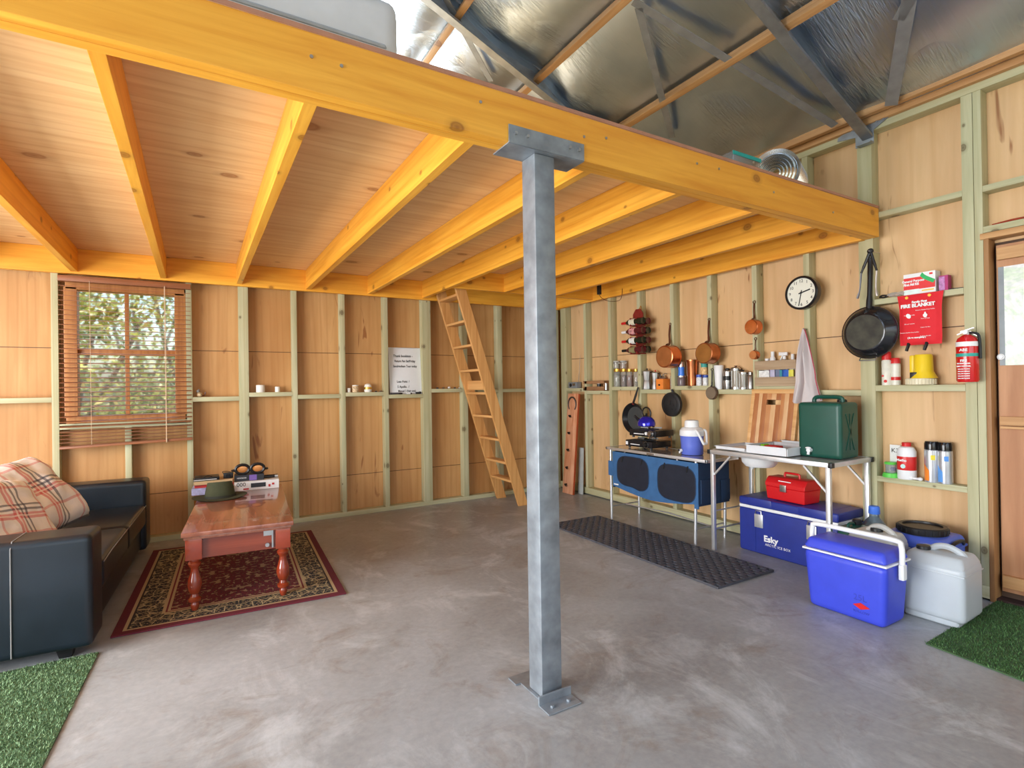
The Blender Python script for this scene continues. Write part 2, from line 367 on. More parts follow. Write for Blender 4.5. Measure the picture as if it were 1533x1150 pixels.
# ------------------------------------------------------------------ roof: foil ceiling, purlins, rafters, straps
def foil_mat():
    m, n, l, p = nodes('foil_sarking')
    v = coords(n, l, (1, 1, 1), False)
    p.inputs['Metallic'].default_value = 1; p.inputs['Roughness'].default_value = .30
    big = tex_noise(n, l, v, 2.2, 3)
    l.new(ramp(n, l, big, [(.35, (.47, .59, .78)), (.7, (.66, .78, .97))]), p.inputs['Base Color'])
    # fine wrinkles running down the slope, stronger in some places
    a = tex_noise(n, l, coords(n, l, (1.2, 14, 1.2), False), 2.2, 3, .55, 1.2)
    b = tex_noise(n, l, coords(n, l, (3, 26, 3), False), 2.6, 3, .6, .8)
    msk = ramp(n, l, tex_noise(n, l, v, 1.7, 2), [(.52, (0, 0, 0)), (.68, (1, 1, 1))])
    h = math_(n, l, 'ADD', math_(n, l, 'MULTIPLY', a, .10), math_(n, l, 'MULTIPLY', math_(n, l, 'MULTIPLY', b, msk), 1.0))
    bump(n, l, p, h, .7, .03); return m
PUR = [-.0, -.94, -1.64, -2.31, -2.98, -3.6]
def foilz(x, y):
    q = 3.085-SL*x
    xs = [.1]+PUR[1:]
    for a, b in zip(xs, xs[1:]):
        if b <= x <= a:
            t = (x-a)/(b-a); s = math.sin(PI*t)
            return q-.055*s*(1+.6*noise.noise(Vector((x*1.3, y*1.1, 0))))-.025*noise.noise(Vector((x*2.5, y*1.8, 3)))*s
    return q
mb = MB()
mb.grid(lambda i, j: Vector((.1-3.75*i, .1+(BACK_Y-.2)*j, foilz(.1-3.75*i, .1+(BACK_Y-.2)*j))), 70, 110)
mb.grid(lambda i, j: Vector((-3.65-3.7*i, .1+(BACK_Y-.2)*j, 3.085+SL*3.65-SL*3.7*i)), 8, 16)
ceiling = struct(mb.build('ceiling', foil_mat(), smooth=True, angle=80), 'silver foil sarking under the pitched roof')
mb = MB(); mb.prism([(-7.5, 3.19), (-3.65, 3.19+SL*3.65+.15), (.2, 3.15), (.2, 3.20), (-3.65, 3.25+SL*3.65+.15), (-7.5, 3.24)], 9, Matrix(((1, 0, 0, 0), (0, 0, -1, .3), (0, 1, 0, 0), (0, 0, 0, 1))))
mb.build('roof_sheet', M('zinc_roofing', (.5, .52, .52), .5, .6), ceiling, smooth=False)
a = math.atan(SL)
for x in PUR[1:]:
    z = zr(x); MB().bar((x, .05, z+.035), (x, BACK_Y, z+.035), .045, .07, (math.sin(a), 0, math.cos(a)), .002).build('purlin', ORW, ceiling, loc=(x, -3, z))
MB().box(-.035, .06, BACK_Y, .05, 3.03, 3.085, .003).build('purlin', ORW, ceiling, loc=(0, -3, 3.05))
MB().box(-.11, -.066, BACK_Y, .05, 3.06, 3.11, .003).build('purlin', ORW, ceiling, loc=(-.1, -3, 3.07))
YR2 = -2.05
for yr in (-3.64, YR2, -.1, -5.6):
    mb = MB(); z0 = 2.925
    A = Vector((-.02, yr, zr(-.02, z0))); B = Vector((-3.65, yr, zr(-3.65, z0))); n_ = Vector((math.sin(a), 0, math.cos(a)))
    mb.bar(A+n_*.002, B+n_*.002, .065, .004, n_)                       # lower flange
    mb.bar(A+n_*.15, B+n_*.15, .065, .004, n_)
    mb.bar(A+n_*.076+Vector((0, .03, 0)), B+n_*.076+Vector((0, .03, 0)), .004, .148, n_)
    mb.bar(A+n_*.010+Vector((0, -.031, 0)), B+n_*.010+Vector((0, -.031, 0)), .003, .018, n_)
    mb.bar(A+n_*.140+Vector((0, -.031, 0)), B+n_*.140+Vector((0, -.031, 0)), .003, .018, n_)
    A2 = Vector((-7.28, yr, zr(-.02, z0)))
    mb.bar(A2+n_*.05, B+n_*.05, .065, .14, Vector((-math.sin(a), 0, math.cos(a))))
    rf = mb.build('rafter', M('rafter_steel', (.36, .38, .41), .42, .8, .15), ceiling, smooth=False)
# bracket joining rafter to wall
mb = MB()
Tb = Matrix(((0, 0, -1, -.012), (-1, 0, 0, -3.606), (0, 1, 0, 0), (0, 0, 0, 1)))
mb.prism([(-.045, 2.90), (.07, 2.90), (.07, 2.985), (.2, 3.05), (.205, 3.075), (.02, 3.075), (-.16, 3.02), (-.165, 2.995), (-.045, 2.975)], .005, Tb)
mb.box(-.06, -.012, -3.675, -3.585, 2.895, 2.905)
for y in (-3.55, -3.70, -3.74, -3.6): mb.cyl((-.017, y, 3.03), (-.027, y, 3.03), .008, n=6)
mb.build('rafter_bracket', GALV, ceiling, smooth=False)
STRAP = M('strap_steel', (.34, .36, .39), .5, .6, .15)
for (u0, v0, u1, v1, wd) in ((948, 2, 1250, 188, .055), (956, 12, 1006, 206, .05), (664, -8, 735, 122, .05), (1362, -5, 1334, 158, .07), (1500, -250, 1345, 30, .06)):
    A = roof(u0, v0, 2.985); B = roof(u1, v1, 2.985); MB().bar(A, B, wd, .003, (math.sin(a), 0, math.cos(a))).build('brace_strap', STRAP, ceiling, smooth=False)

# ------------------------------------------------------------------ loft
HB = 2.258; YBM = -3.692
loft = thing('loft_platform', 'yellow timber loft platform with joists and plywood deck, carried by the steel post', 'loft', (-3.5, -1.8, HB))
def lp(mb, name, mat, lc, smooth=False, lab=None):
    bmesh.ops.translate(mb.bm, vec=Vector((3.5, 1.8, -HB)), verts=mb.bm.verts)
    lc2 = Vector(lc)+Vector((3.5, 1.8, -HB))
    o = mb.build(name, mat, loft, smooth=smooth, loc=lc2)
    if lab: o['label'] = lab
    return o
plyD = WOOD('ply_deck', (.80, .51, .235), (.94, .69, .37), 0, .5, grain=.8, knots=1.6, stretch=.10, dens=16, blot=.3, kcol=(.36, .13, .04), rnd=False)
lp(MB().box(-7.2, -.003, YBM, YBM+.044, HB, HB+.19, .002), 'front_beam', pine(0), (-3.5, YBM, HB))
lp(MB().box(-7.2, -.003, YBM+.046, YBM+.09, HB, HB+.19, .002), 'front_beam', pine(0), (-2.1, YBM+.06, HB))
lp(MB().box(-7.2, 0, -.045, 0, HB-.012, HB+.19, .002), 'ledger', pine(0), (-3, -.02, HB))
JX = [-6.6, -6.0, -5.4, -4.79, -4.19, -3.61, -3.01, -2.41, -1.815, -1.195, -.595]
for x in JX:
    yb = -.045 if x < -1.3 else -.745
    lp(MB().box(x-.0225, x+.0225, YBM+.09, yb, HB+.004, HB+.19, .002), 'joist', pine(1), (x, -1.8, HB))
lp(MB().box(-.0455, -.0, YBM+.09, -.045, HB-.004, HB+.19, .002), 'joist', pine(1), (-.02, -1.8, HB))
lp(MB().box(-1.79, -.046, -.745, -.70, HB+.006, HB+.19, .002), 'trimmer', pine(0), (-1, -.72, HB))
lp(MB().box(-7.2, -.001, YBM+.001, -.745, HB+.191, HB+.208).box(-7.2, -1.81, -.745, .0, HB+.191, HB+.208), 'deck', plyD, (-3.5, -1.8, HB+.2))
lp(MB().box(-7.2, -.004, YBM-.004, YBM+.001, HB+.192, HB+.207), 'deck_edge', M('raw_ply_edge', (.45, .22, .14), .7), (-3.5, YBM, HB+.2))
for i, (u, v) in enumerate([(466, 85), (511, 99), (719, 153), (874, 205), (907, 207), (1043, 245), (1076, 253), (1128, 243), (1158, 288), (1247, 318)]):
    P = on(1, YBM, u, v); lp(MB().cyl((P.x, YBM+.002, P.z), (P.x, YBM-.004, P.z), .006, n=8), 'screw_head', STEEL, P)

# steel post
post = thing('steel_post', 'galvanised square steel post standing in mid room under the yellow beam', 'post', (-2.70, -3.622, 0))
px0, px1, py0, py1 = -.047, .053, -.047, .053
MB().box(px0, px1, py0, py1, .008, HB-.006, .006).build('tube', GALV, post)
mb = MB(); mb.box(-.06, .066, -.075, .10, .001, .007)
mb.box(-.085, .075, -.150, -.075, .001, .007, .002); mb.box(-.085, .075, -.080, -.072, .004, .04, .002); mb.box(-.085, .06, .10, .165, .001, .007)
for x in (-.045, .035): mb.cyl((x, -.115, .007), (x, -.115, .016), .009, n=6)
mb.build('base_plate', GALV, post, smooth=False)
mb = MB(); mb.box(-.185, .190, -.047, .053, -.006+HB, HB-.001); mb.box(-.185, .190, -.077, -.0715, HB-.004, HB+.068, .001); mb.box(-.185, .19, -.0715, -.047, HB-.006, HB-.001)
mb.build('head_bracket', GALV, post, smooth=False)
for x in (-.155, -.10, .11, .16):
    MB().cyl((x, -.077, HB+.036), (x, -.086, HB+.036), .007, n=6).build('bolt', STEEL, post, smooth=False)

# ------------------------------------------------------------------ window, blind, trees outside
WINW = WOOD('window_timber', (.44, .16, .04), (.62, .27, .08), 2, .45, blot=.3)
win = struct(MB().box(W0-.06, W1+.06, .02, .13, WZ1-.02, WZ1+.05, .004).box(W0-.06, W1+.06, .02, .13, WZ0-.06, WZ0+.012, .004)
             .box(W0-.07, W0+.015, .02, .13, WZ0, WZ1, .004).box(W1-.015, W1+.07, .02, .13, WZ0, WZ1, .004).build('window_1', WINW, smooth=False), 'timber sash window behind the blind')
MB().box(W0+.015, W1-.015, .06, .10, 1.60, 1.655, .003).build('sash_rail', WINW, win)
MB().box(-4.475, -4.445, .07, .095, WZ0, WZ1, .003).build('glazing_bar', WINW, win)
MB().box(W0+.015, W1-.015, .08, .084, WZ0, WZ1).build('pane', GLASS, win, smooth=False)
MB().box(W0-.1, W1+.1, -.0, .06, WZ0-.075, WZ0-.055, .003).build('window_sill', WINW, win)
win2 = struct(MB().box(GW[0]-.05, GW[1]+.05, .07, .12, GW[2]-.05, GW[2], .004).box(GW[0]-.05, GW[1]+.05, .07, .12, GW[3], GW[3]+.05, .004).box(GW[0]-.05, GW[0], .07, .12, GW[2], GW[3]).box(GW[1], GW[1]+.05, .07, .12, GW[2], GW[3]).box(-3.32, -3.28, .07, .12, GW[2], GW[3]).build('window_2', WINW, smooth=False), 'gable window above the loft')
blind = thing('venetian_blind', 'cedar venetian blind hanging over the window, lower edge tilted', 'blind', (-4.44, -.045, 2.19))
CED = WOOD('cedar_slat', (.22, .075, .028), (.36, .13, .05), 0, .4, blot=.3)
MB().box(-.45, .45, -.028, .03, -.01, .035, .004).build('headrail', CED, blind)
mb = MB(); NS = 31
for i in range(NS):
    t = i/(NS-1); z = -.045-1.16*t; dz = 0 if t < .85 else .03*((t-.85)/.15)
    T = Matrix.Translation((0, 0, z)) @ Matrix.Rotation(math.radians(-1.0*max(0, (t-.85)/.15)), 4, 'Y') @ Matrix.Rotation(math.radians(9), 4, 'X')
    mb.box(-.447, .447, -.024, .024, -.002, .002, 0, 0, T)
mb.build('slats', CED, blind, smooth=False)
for k in range(4):
    z = -1.232-.028*k
    MB().box(-.449, .449, -.025, .025, -.002, .002, 0, 0, Matrix.Translation((0, 0, z)) @ Matrix.Rotation(math.radians(-.9-.12*k), 4, 'Y')).build('loose_slat', CED, blind, smooth=False)
MB().box(-.45, .45, -.026, .026, -.009, .009, .003, 0, Matrix.Translation((0, 0, -1.328)) @ Matrix.Rotation(math.radians(-1.4), 4, 'Y')).build('bottom_rail', CED, blind)
CORD = M('cord_string', (.62, .45, .30), .8)
for x in (-.25, .255): MB().tube([(x, -.03, 0), (x+.002, -.03, -.7), (x+.004, -.03, -1.32)], .0018, 5).build('ladder_cord', CORD, blind)
MB().tube([(.26, -.035, 0), (.263, -.04, -.6), (.262, -.035, -1.30)], .0022, 5).cyl((.262, -.035, -1.30), (.262, -.035, -1.335), .006, .004).build('pull_cord', CORD, blind)
LEAF = [M('leaf_yellow_green', (.42, .44, .07), .6, var=.35, scale=3), M('leaf_olive', (.16, .20, .04), .6, var=.4, scale=3), M('leaf_pale', (.62, .58, .22), .6, var=.25, scale=3)]  # three leaf tones, mixed at random over each crown
BARK = M('tree_bark', (.17, .13, .10), .9, var=.3)
def tree(x, y, h, rad, seed, label, nleaf=2600, name='tree'):
    r = random.Random(seed); t = thing(name, label, 'tree', (x, y, -.13))
    MB().tube([(0, 0, 0), (.08*r.uniform(-1, 1), 0, h*.35), (.25*r.uniform(-1, 1), .1, h*.75)], [.10, .07, .03], 8, smooth=4).tube([(0, 0, h*.3), (.4, -.1, h*.55), (.7, 0, h*.8)], .03, 6, smooth=3).tube([(0, 0, h*.25), (-.4, .1, h*.5), (-.6, 0, h*.8)], .03, 6, smooth=3).build('trunk', BARK, t)
    cl = [(r.gauss(0, rad*.55), r.gauss(0, rad*.4), h*.5+r.uniform(-.48, .5)*h, r.uniform(.2, .5)*rad) for _ in range(26)]
    vs_, fs, mi = [], [], []
    for k in range(nleaf):
        c = r.choice(cl); d = Vector((r.gauss(0, 1), r.gauss(0, 1), r.gauss(0, 1))).normalized()*c[3]*r.random()**.4
        p = Vector(c[:3])+d; a_ = Vector((r.gauss(0, 1), r.gauss(0, 1), r.gauss(0, 1))).normalized(); b_ = a_.orthogonal().normalized(); s_ = r.uniform(.035, .075)
        i0 = len(vs_); vs_ += [p-a_*s_, p+b_*s_*.45, p+a_*s_, p-b_*s_*.45]; fs.append((i0, i0+1, i0+2, i0+3)); mi.append(r.choice((0, 0, 1, 1, 2)))
    me = bpy.data.meshes.new('foliage'); me.from_pydata(vs_, [], fs)
    for m in LEAF: me.materials.append(m)
    for p, q in zip(me.polygons, mi): p.material_index = q
    o = bpy.data.objects.new('foliage', me); COL.objects.link(o); o.parent = t
tree(-5.3, 3.4, 3.0, 1.1, 1, 'sunlit bushy tree outside, behind the left half of the window')
tree(-3.9, 4.6, 3.6, 1.3, 2, 'olive green tree outside, behind the right half of the window', 3600)
tree(-6.6, 6.2, 4.0, 1.5, 3, 'taller yellow green tree outside, farther back to the left of the window', 3600)
tree(-4.9, 8.0, 4.4, 1.9, 4, 'broad tree outside, farthest from the window', 4200)

# ================================================================== FURNITURE ON THE LEFT
def loc_in(o, P): return Vector(P) - o.location
LEATHER = M('black_leather', (.010, .016, .024), .36, 0, .25, 5, .12, coat=.1)
SEAM = M('grey_piping', (.22, .22, .22), .6)
SOFA_A = math.radians(-3.2)
sofa = thing('leather_sofa', 'black leather two-seat sofa standing by the left end of the window wall', 'sofa', (-4.40, -2.22, 0), SOFA_A)
# local: x runs back from the seat front (negative), y runs away from the camera
def puffy(mb, x0, x1, y0, y1, z0, z1, bev, amp=.0):
    return mb.box(x0, x1, y0, y1, z0, z1, bev, seg=4)
MB().box(-.86, -.035, .02, 1.96, .07, .26, .02).build('base', LEATHER, sofa)
puffy(MB(), -.90, 0, 0, .235, .055, .60, .035).build('arm', LEATHER, sofa)
puffy(MB(), -.90, 0, 1.755, 1.99, .055, .60, .035).build('arm', LEATHER, sofa)
puffy(MB(), -.74, -.0, .24, .995, .25, .415, .04).build('seat_cushion', LEATHER, sofa)
puffy(MB(), -.74, -.0, 1.0, 1.75, .25, .415, .04).build('seat_cushion', LEATHER, sofa)
puffy(MB(), -1.02, -.74, .0, 1.99, .07, .62, .05).build('backrest', LEATHER, sofa)
MB().tube([(-.30, -.003, .07), (-.30, -.003, .57), (-.30, .02, .601), (-.30, .21, .601)], .003, 5).build('seam', SEAM, sofa)
MB().tube([(.0, .26, .395), (-.0, .5, .403), (-.0, .98, .403)], .0028, 5).tube([(0, 1.01, .403), (0, 1.74, .403)], .0028, 5).build('seam', SEAM, sofa)
for x in (-.12, -.85):
    for y in (.09, 1.9): MB().taper(x, y, 0, .06, .05, .05, .075, .075, .004).build('foot', BLACKP, sofa)
def plaid():
    m, n, l, p = nodes('plaid_cloth')
    tc = n.new('ShaderNodeTexCoord'); sp = n.new('ShaderNodeSeparateXYZ'); l.new(tc.outputs['UV'], sp.inputs[0])
    def bands(o, k, off, w_):
        f = math_(n, l, 'FRACT', math_(n, l, 'ADD', math_(n, l, 'MULTIPLY', o, k), off)); return math_(n, l, 'LESS_THAN', f, w_)
    c = (.84, .84, .85)
    u_, v_ = sp.outputs[0], sp.outputs[1]
    layers = [((.62, .045, .05), .75, 2.0, .30, .13), ((.02, .03, .07), .85, 2.0, .12, .045), ((.02, .03, .07), .85, 2.0, .02, .045), ((.62, .05, .05), .55, 2.0, .62, .05), ((.9, .88, .84), .8, 2.0, .245, .03)]
    cur = c
    for cc, a_, k, off, w_ in layers:
        for o in (u_, v_): cur = mix(n, l, math_(n, l, 'MULTIPLY', bands(o, k, off, w_), a_*.8), cur, cc)
    l.new(cur, p.inputs['Base Color']); p.inputs['Roughness'].default_value = .85
    bump(n, l, p, tex_noise(n, l, coords(n, l), 9, 4), .5, .02); return m
PLAID = plaid()
def pillow(name, label, loc, w_, h_, th, rot, seed):
    me = bpy.data.meshes.new(name); N = 26; V = []; F = []; UV = []
    for s_ in (1, -1):
        for i in range(N+1):
            for j in range(N+1):
                a_, b_ = i/N*2-1, j/N*2-1
                t = ((1-a_**4)*(1-b_**4))**.55
                x = a_*w_/2*(1-.07*(1-abs(b_)**2)*0+.03*b_*b_); y = b_*h_/2*(1+.03*a_*a_)
                V.append((x, y, s_*t*th/2*(1+.25*noise.noise(Vector((a_*1.7+seed, b_*1.7, s_)))) + .012*noise.noise(Vector((a_*5, b_*4+seed, 1)))*t)); UV.append((i/N*.85, j/N*.85))
    k = (N+1)**2
    for s_ in (0, 1):
        for i in range(N):
            for j in range(N):
                q = [s_*k+i*(N+1)+j, s_*k+(i+1)*(N+1)+j, s_*k+(i+1)*(N+1)+j+1, s_*k+i*(N+1)+j+1]; F.append(q if s_ == 0 else q[::-1])
    me.from_pydata(V, [], F); uv = me.uv_layers.new()
    for lp_ in me.loops: uv.data[lp_.index].uv = UV[lp_.vertex_index]
    me.materials.append(PLAID)
    for p in me.polygons: p.use_smooth = True
    bm = bmesh.new(); bm.from_mesh(me); bmesh.ops.remove_doubles(bm, verts=bm.verts, dist=1e-4); bm.to_mesh(me); bm.free()
    o = bpy.data.objects.new(name, me); COL.objects.link(o); o.location = loc; o.rotation_euler = rot
    return tag(o, label, 'cushion')
pillow('plaid_cushion', 'white plaid cushion with red and black checks, in front of the other on the sofa', (-4.86, -1.62, .60), .48, .48, .20, (math.radians(58), math.radians(8), math.radians(62)), 1)
pillow('plaid_cushion', 'larger white plaid cushion with red and black checks, leaning at the back of the sofa', (-4.86, -1.16, .64), .55, .52, .24, (math.radians(50), math.radians(-6), math.radians(66)), 5)

# rug
def rugmat():
    m, n, l, p = nodes('persian_rug')
    tc = n.new('ShaderNodeTexCoord'); sp = n.new('ShaderNodeSeparateXYZ'); l.new(tc.outputs['Object'], sp.inputs[0])
    dx = math_(n, l, 'SUBTRACT', .60, math_(n, l, 'ABSOLUTE', sp.outputs[0])); dy = math_(n, l, 'SUBTRACT', .85, math_(n, l, 'ABSOLUTE', sp.outputs[1]))
    d = math_(n, l, 'MINIMUM', dx, dy)
    mp = n.new('ShaderNodeMapping'); mp.inputs['Scale'].default_value = (1, 1, 1); ab = n.new('ShaderNodeVectorMath'); ab.operation = 'ABSOLUTE'; l.new(tc.outputs['Object'], ab.inputs[0]); l.new(ab.outputs[0], mp.inputs[0])
    def vor(sc, feat='F1', dist='EUCLIDEAN'):
        v = n.new('ShaderNodeTexVoronoi'); v.feature = feat; v.distance = dist; v.inputs['Scale'].default_value = sc; l.new(mp.outputs[0], v.inputs['Vector']); return v
    v1 = vor(30); v2 = vor(46, 'F1', 'MANHATTAN')
    med = ramp(n, l, v1.outputs['Distance'], [(0, (.50, .30, .10)), (.12, (.22, .10, .04)), (.2, (.02, .015, .02)), (.28, (.15, .012, .022)), (.55, (.10, .008, .016)), (.68, (.36, .22, .12))], 'CONSTANT')
    med = mix(n, l, math_(n, l, 'MULTIPLY', math_(n, l, 'LESS_THAN', v2.outputs['Distance'], .30), .6), med, (.03, .03, .04))
    bor = ramp(n, l, v2.outputs['Distance'], [(0, (.50, .22, .16)), (.16, (.45, .33, .18)), (.27, (.012, .014, .02)), (.78, (.02, .03, .03)), (.9, (.25, .19, .10))], 'CONSTANT')
    v3 = vor(15, 'DISTANCE_TO_EDGE'); bor = mix(n, l, math_(n, l, 'LESS_THAN', v3.outputs['Distance'], .035), bor, (.45, .36, .20))
    def step(a_, b_, base, c):
        k = math_(n, l, 'MULTIPLY', math_(n, l, 'GREATER_THAN', d, a_), math_(n, l, 'LESS_THAN', d, b_)); return mix(n, l, k, base, c)
    c = med
    c = step(-1, .045, c, (.12, .010, .022)); c = step(.045, .062, c, (.46, .34, .19)); c = step(.062, .072, c, (.03, .02, .02)); c = step(.072, .205, c, bor); c = step(.205, .222, c, (.48, .36, .20)); c = step(.222, .232, c, (.18, .02, .03)); c = step(.232, .246, c, (.48, .36, .2))
    l.new(c, p.inputs['Base Color']); p.inputs['Roughness'].default_value = .9
    bump(n, l, p, tex_noise(n, l, coords(n, l), 220, 3), .5, .004); return m
rug = MB().box(-.60, .60, -.85, .85, 0, .009, .003).build('persian_rug', rugmat(), smooth=False)
rug.location = (-3.713, -1.20, .001); rug.rotation_euler = (0, 0, math.radians(-3.0)); tag(rug, 'red and black patterned persian rug under the coffee table', 'rug')

# coffee table
TBW = WOOD('cherry_varnish', (.22, .065, .035), (.37, .135, .08), 1, .22, knots=0, blot=.4, coat=.5)
TBZ = M('cherry_varnish_turned', (.25, .035, .012), .2, 0, .3, 8, coat=.6)
table = thing('coffee_table', 'low red-brown varnished wooden table with turned legs on the rug', 'table', (-3.685, -1.20, .01), math.radians(-4.5))
TW, TL = .30, .74
mb = MB(); mb.box(-TW, TW, -TL, TL, .438, .466, .008).box(-TW+.012, TW-.012, -TL+.012, TL-.012, .42, .44, .006)
mb.build('tabletop', TBW, table)
TBD = WOOD('cherry_varnish_rail', (.17, .028, .012), (.32, .06, .025), 0, .25, blot=.4, coat=.4)
MB().box(-TW+.05, TW-.05, -TL+.05, -TL+.07, .30, .42).build('apron', TBD, table)
MB().box(-TW+.05, TW-.05, TL-.07, TL-.05, .32, .42).build('apron', TBD, table)
for s_ in (-1, 1): MB().box(s_*(TW-.05)-.01, s_*(TW-.05)+.01, -TL+.07, TL-.07, .32, .42).build('apron', TBD, table)
prof = [(.016, 0), (.020, .01), (.024, .03), (.018, .045), (.034, .055), (.036, .07), (.024, .08), (.021, .095), (.03, .105), (.036, .125), (.040, .15), (.036, .18), (.026, .21), (.021, .235), (.024, .25), (.034, .262), (.036, .275), (.026, .288), (.028, .30)]
for sx in (-1, 1):
    for sy in (-1, 1):
        T = Matrix.Translation((sx*(TW-.062), sy*(TL-.062), 0))
        MB().lathe(prof, 20, T).box(sx*(TW-.062)-.043, sx*(TW-.062)+.043, sy*(TL-.062)-.043, sy*(TL-.062)+.043, .30, .42, .004).build('leg', TBZ, table)
MB().box(.175, .184, -TL+.035, -TL+.046, .31, .42).box(.13, .176, -TL+.042, -TL+.048, .385, .415).cyl((.15, -TL+.046, .33), (.15, -TL+.03, .33), .012, n=10).build('latch', STEEL, table)

TTOP = .476
def ontable(u, v, z=TTOP): return on(2, z, u, v)
# hat
HATM = M('olive_felt', (.055, .062, .03), .85, var=.15, scale=20)
P = ontable(330, 737.5); hat = thing('felt_hat', 'olive green felt hat lying on the red table', 'hat', (P.x-.01, -.865, TTOP), 0); hat.scale = (1.22, 1.15, 1.05)
def brim(i, j):
    a_ = i*2*PI; r = .07+.075*j; return Vector((r*1.05*math.cos(a_), r*math.sin(a_), .004+.012*j*abs(math.cos(a_))**2+.0))
MB().grid(brim, 40, 6).grid(lambda i, j: brim(i, j)+Vector((0, 0, -.003)), 40, 6).build('brim', HATM, hat, angle=80)
mb = MB()
def crown(i, j):
    a_ = i*2*PI; c_, s_ = math.cos(a_), math.sin(a_)
    if j < .7: r = .076-.016*(j/.7)**1.5; z = .115*(j/.7)*(1-.08*s_)
    else: r = .060*(1-(j-.7)/.3); z = (.115+.008*math.sin((j-.7)/.3*PI))*(1-.08*s_*(1-(j-.7)/.3))-.032*((j-.7)/.3)**.7
    return Vector((r*1.12*c_, r*.92*s_, max(.003, z)))
mb.grid(crown, 40, 16).build('crown', HATM, hat, angle=80)
MB().lathe([(.0775, .004), (.0765, .022)], 32, Matrix.Diagonal((1.12, .92, 1, 1)), cap=False).build('hat_band', M('dark_band', (.03, .03, .02), .7), hat)
# books
def book(name, label, x, y, z, w_, d_, h_, rz, cov, pages=True, group=None, spine=None):
    t = thing(name, label, 'book', (x, y, z), rz, group)
    MB().box(-w_/2+.003, w_/2-.003, -d_/2+.004, d_/2, .002, h_-.002).build('pages', PAPER, t, smooth=False)
    MB().box(-w_/2, w_/2, -d_/2, d_/2, 0, .0022).box(-w_/2, w_/2, -d_/2, d_/2, h_-.0022, h_).box(-w_/2, w_/2, -d_/2-.002, -d_/2+.003, 0, h_, .001).build('cover', cov, t, smooth=False)
    return t
RB = Vector((-3.53, -.575, 0)); PL = Vector((-3.845, -.575, 0))
ang = math.radians(-4)
CW = M('white_cover', (.78, .77, .76), .4, var=.04); CB = M('black_cover', (.02, .02, .025), .35); CR = M('red_cover', (.5, .03, .03), .4); CT = M('tan_cover', (.62, .42, .22), .6); CP = M('purple_cover', (.20, .12, .42), .4); CBL = M('blue_white_cover', (.45, .46, .72), .4, var=.25, scale=40)
z = TTOP
b = book('thick_book', 'thick white book lettered 000, at the bottom of the right stack on the table', RB.x, RB.y, z, .33, .20, .072, ang, CW); T0 = frameA((0, -.102, .028))
text('000', .045, INK, b, frameA((-.115, -.1025, .048)), 'lettering'); MB().box(-.045, .065, -.104, -.102, .02, .055).build('cover_picture', CB, b, smooth=False)
for q_ in ((.085, .10, .016, .036), (.112, .13, .03, .046), (-.10, -.06, .006, .018)): MB().box(q_[0], q_[1], -.104, -.102, q_[2], q_[3]).build('cover_picture', CR, b, smooth=False)
z += .0725
b = book('black_book', 'black book with a purple spine patch, lying on the white book lettered 000', RB.x-.055, RB.y+.01, z, .22, .15, .050, ang, CB)
MB().box(.0, .055, -.0785, -.076, .003, .047).build('spine_patch', CP, b, smooth=False); text('HANDBOOK', .015, WTEXT, b, frameA((-.055, -.0775, .026)), sx=.8)
t = thing('pocket_torch', 'small black and silver torch lying beside the black book on the right stack', 'torch', (RB.x+.10, RB.y-.03, z), ang)
MB().cyl((-.05, 0, .017), (.035, 0, .017), .014, .014, 14).build('handle', BLACKP, t); MB().cyl((.035, 0, .017), (.06, 0, .017), .0165, .0175, 14).build('head', STEEL, t)
z2 = z+.0505
t = thing('ski_goggles', 'black goggles with orange lenses on top of the right book stack', 'goggles', (RB.x-.05, RB.y-.01, z2), ang); t.scale = (1.25, 1.1, 1.25)
LENS = M('orange_lens', (.55, .22, .06), .1, .3)
mb = MB()
for s_ in (-1, 1):
    pts = [(s_*(.045+.040*math.cos(q)), -.02-.015*math.cos(q)*0, .034+.030*math.sin(q)) for q in [k*PI/8 for k in range(17)]]
    mb.tube(pts, .010, 6)
mb.tube([(-.088, -.01, .03), (-.10, .05, .02), (0, .09, .012), (.10, .05, .02), (.088, -.01, .03)], .008, 6, smooth=5)
mb.build('frame', BLACKP, t)
for s_ in (-1, 1): MB().ball((s_*.045, -.018, .034), .038, .008, .028).build('lens', LENS, t)
z = TTOP
book('magazine', 'white and blue magazine stack bottom, left of the hat crown on the table', PL.x, PL.y, z, .29, .20, .052, ang, CBL)
book('red_book', 'thin red book in the left stack behind the hat', PL.x+.01, PL.y+.01, z+.0525, .27, .18, .024, ang, CR)
book('tan_book', 'tan book above the red one in the left stack', PL.x+.0, PL.y, z+.077, .27, .18, .028, ang+.05, CT)
t = thing('black_binder', 'black leather folder on top of the left book stack', 'folder', (PL.x-.04, PL.y-.01, z+.1055), ang+.08)
MB().box(-.10, .08, -.08, .08, 0, .008, .003).box(-.09, .08, -.075, .08, .0075, .026, .004).build('cover', BLACKP, t); MB().box(-.098, .06, -.083, -.078, .007, .012).build('page_edge', PAPER, t, smooth=False)
MB().tube([(-.03, -.05, .026), (.0, -.055, .036), (.03, -.05, .026)], .003, 6, smooth=4).build('clip', BLACKP, t)
t = thing('black_camera', 'small black camera with strap beside the black folder', 'camera', (PL.x+.105, PL.y-.03, z+.1055), ang)
MB().box(-.035, .035, -.022, .022, 0, .044, .006).build('body', BLACKP, t); MB().cyl((0, -.022, .022), (0, -.045, .022), .017, .016).build('lens', BLACKM, t); MB().tube([(-.035, 0, .038), (-.04, .03, .05), (.0, .05, .045), (.035, .0, .038)], .003, 6, smooth=4).build('strap', BLACKP, t)

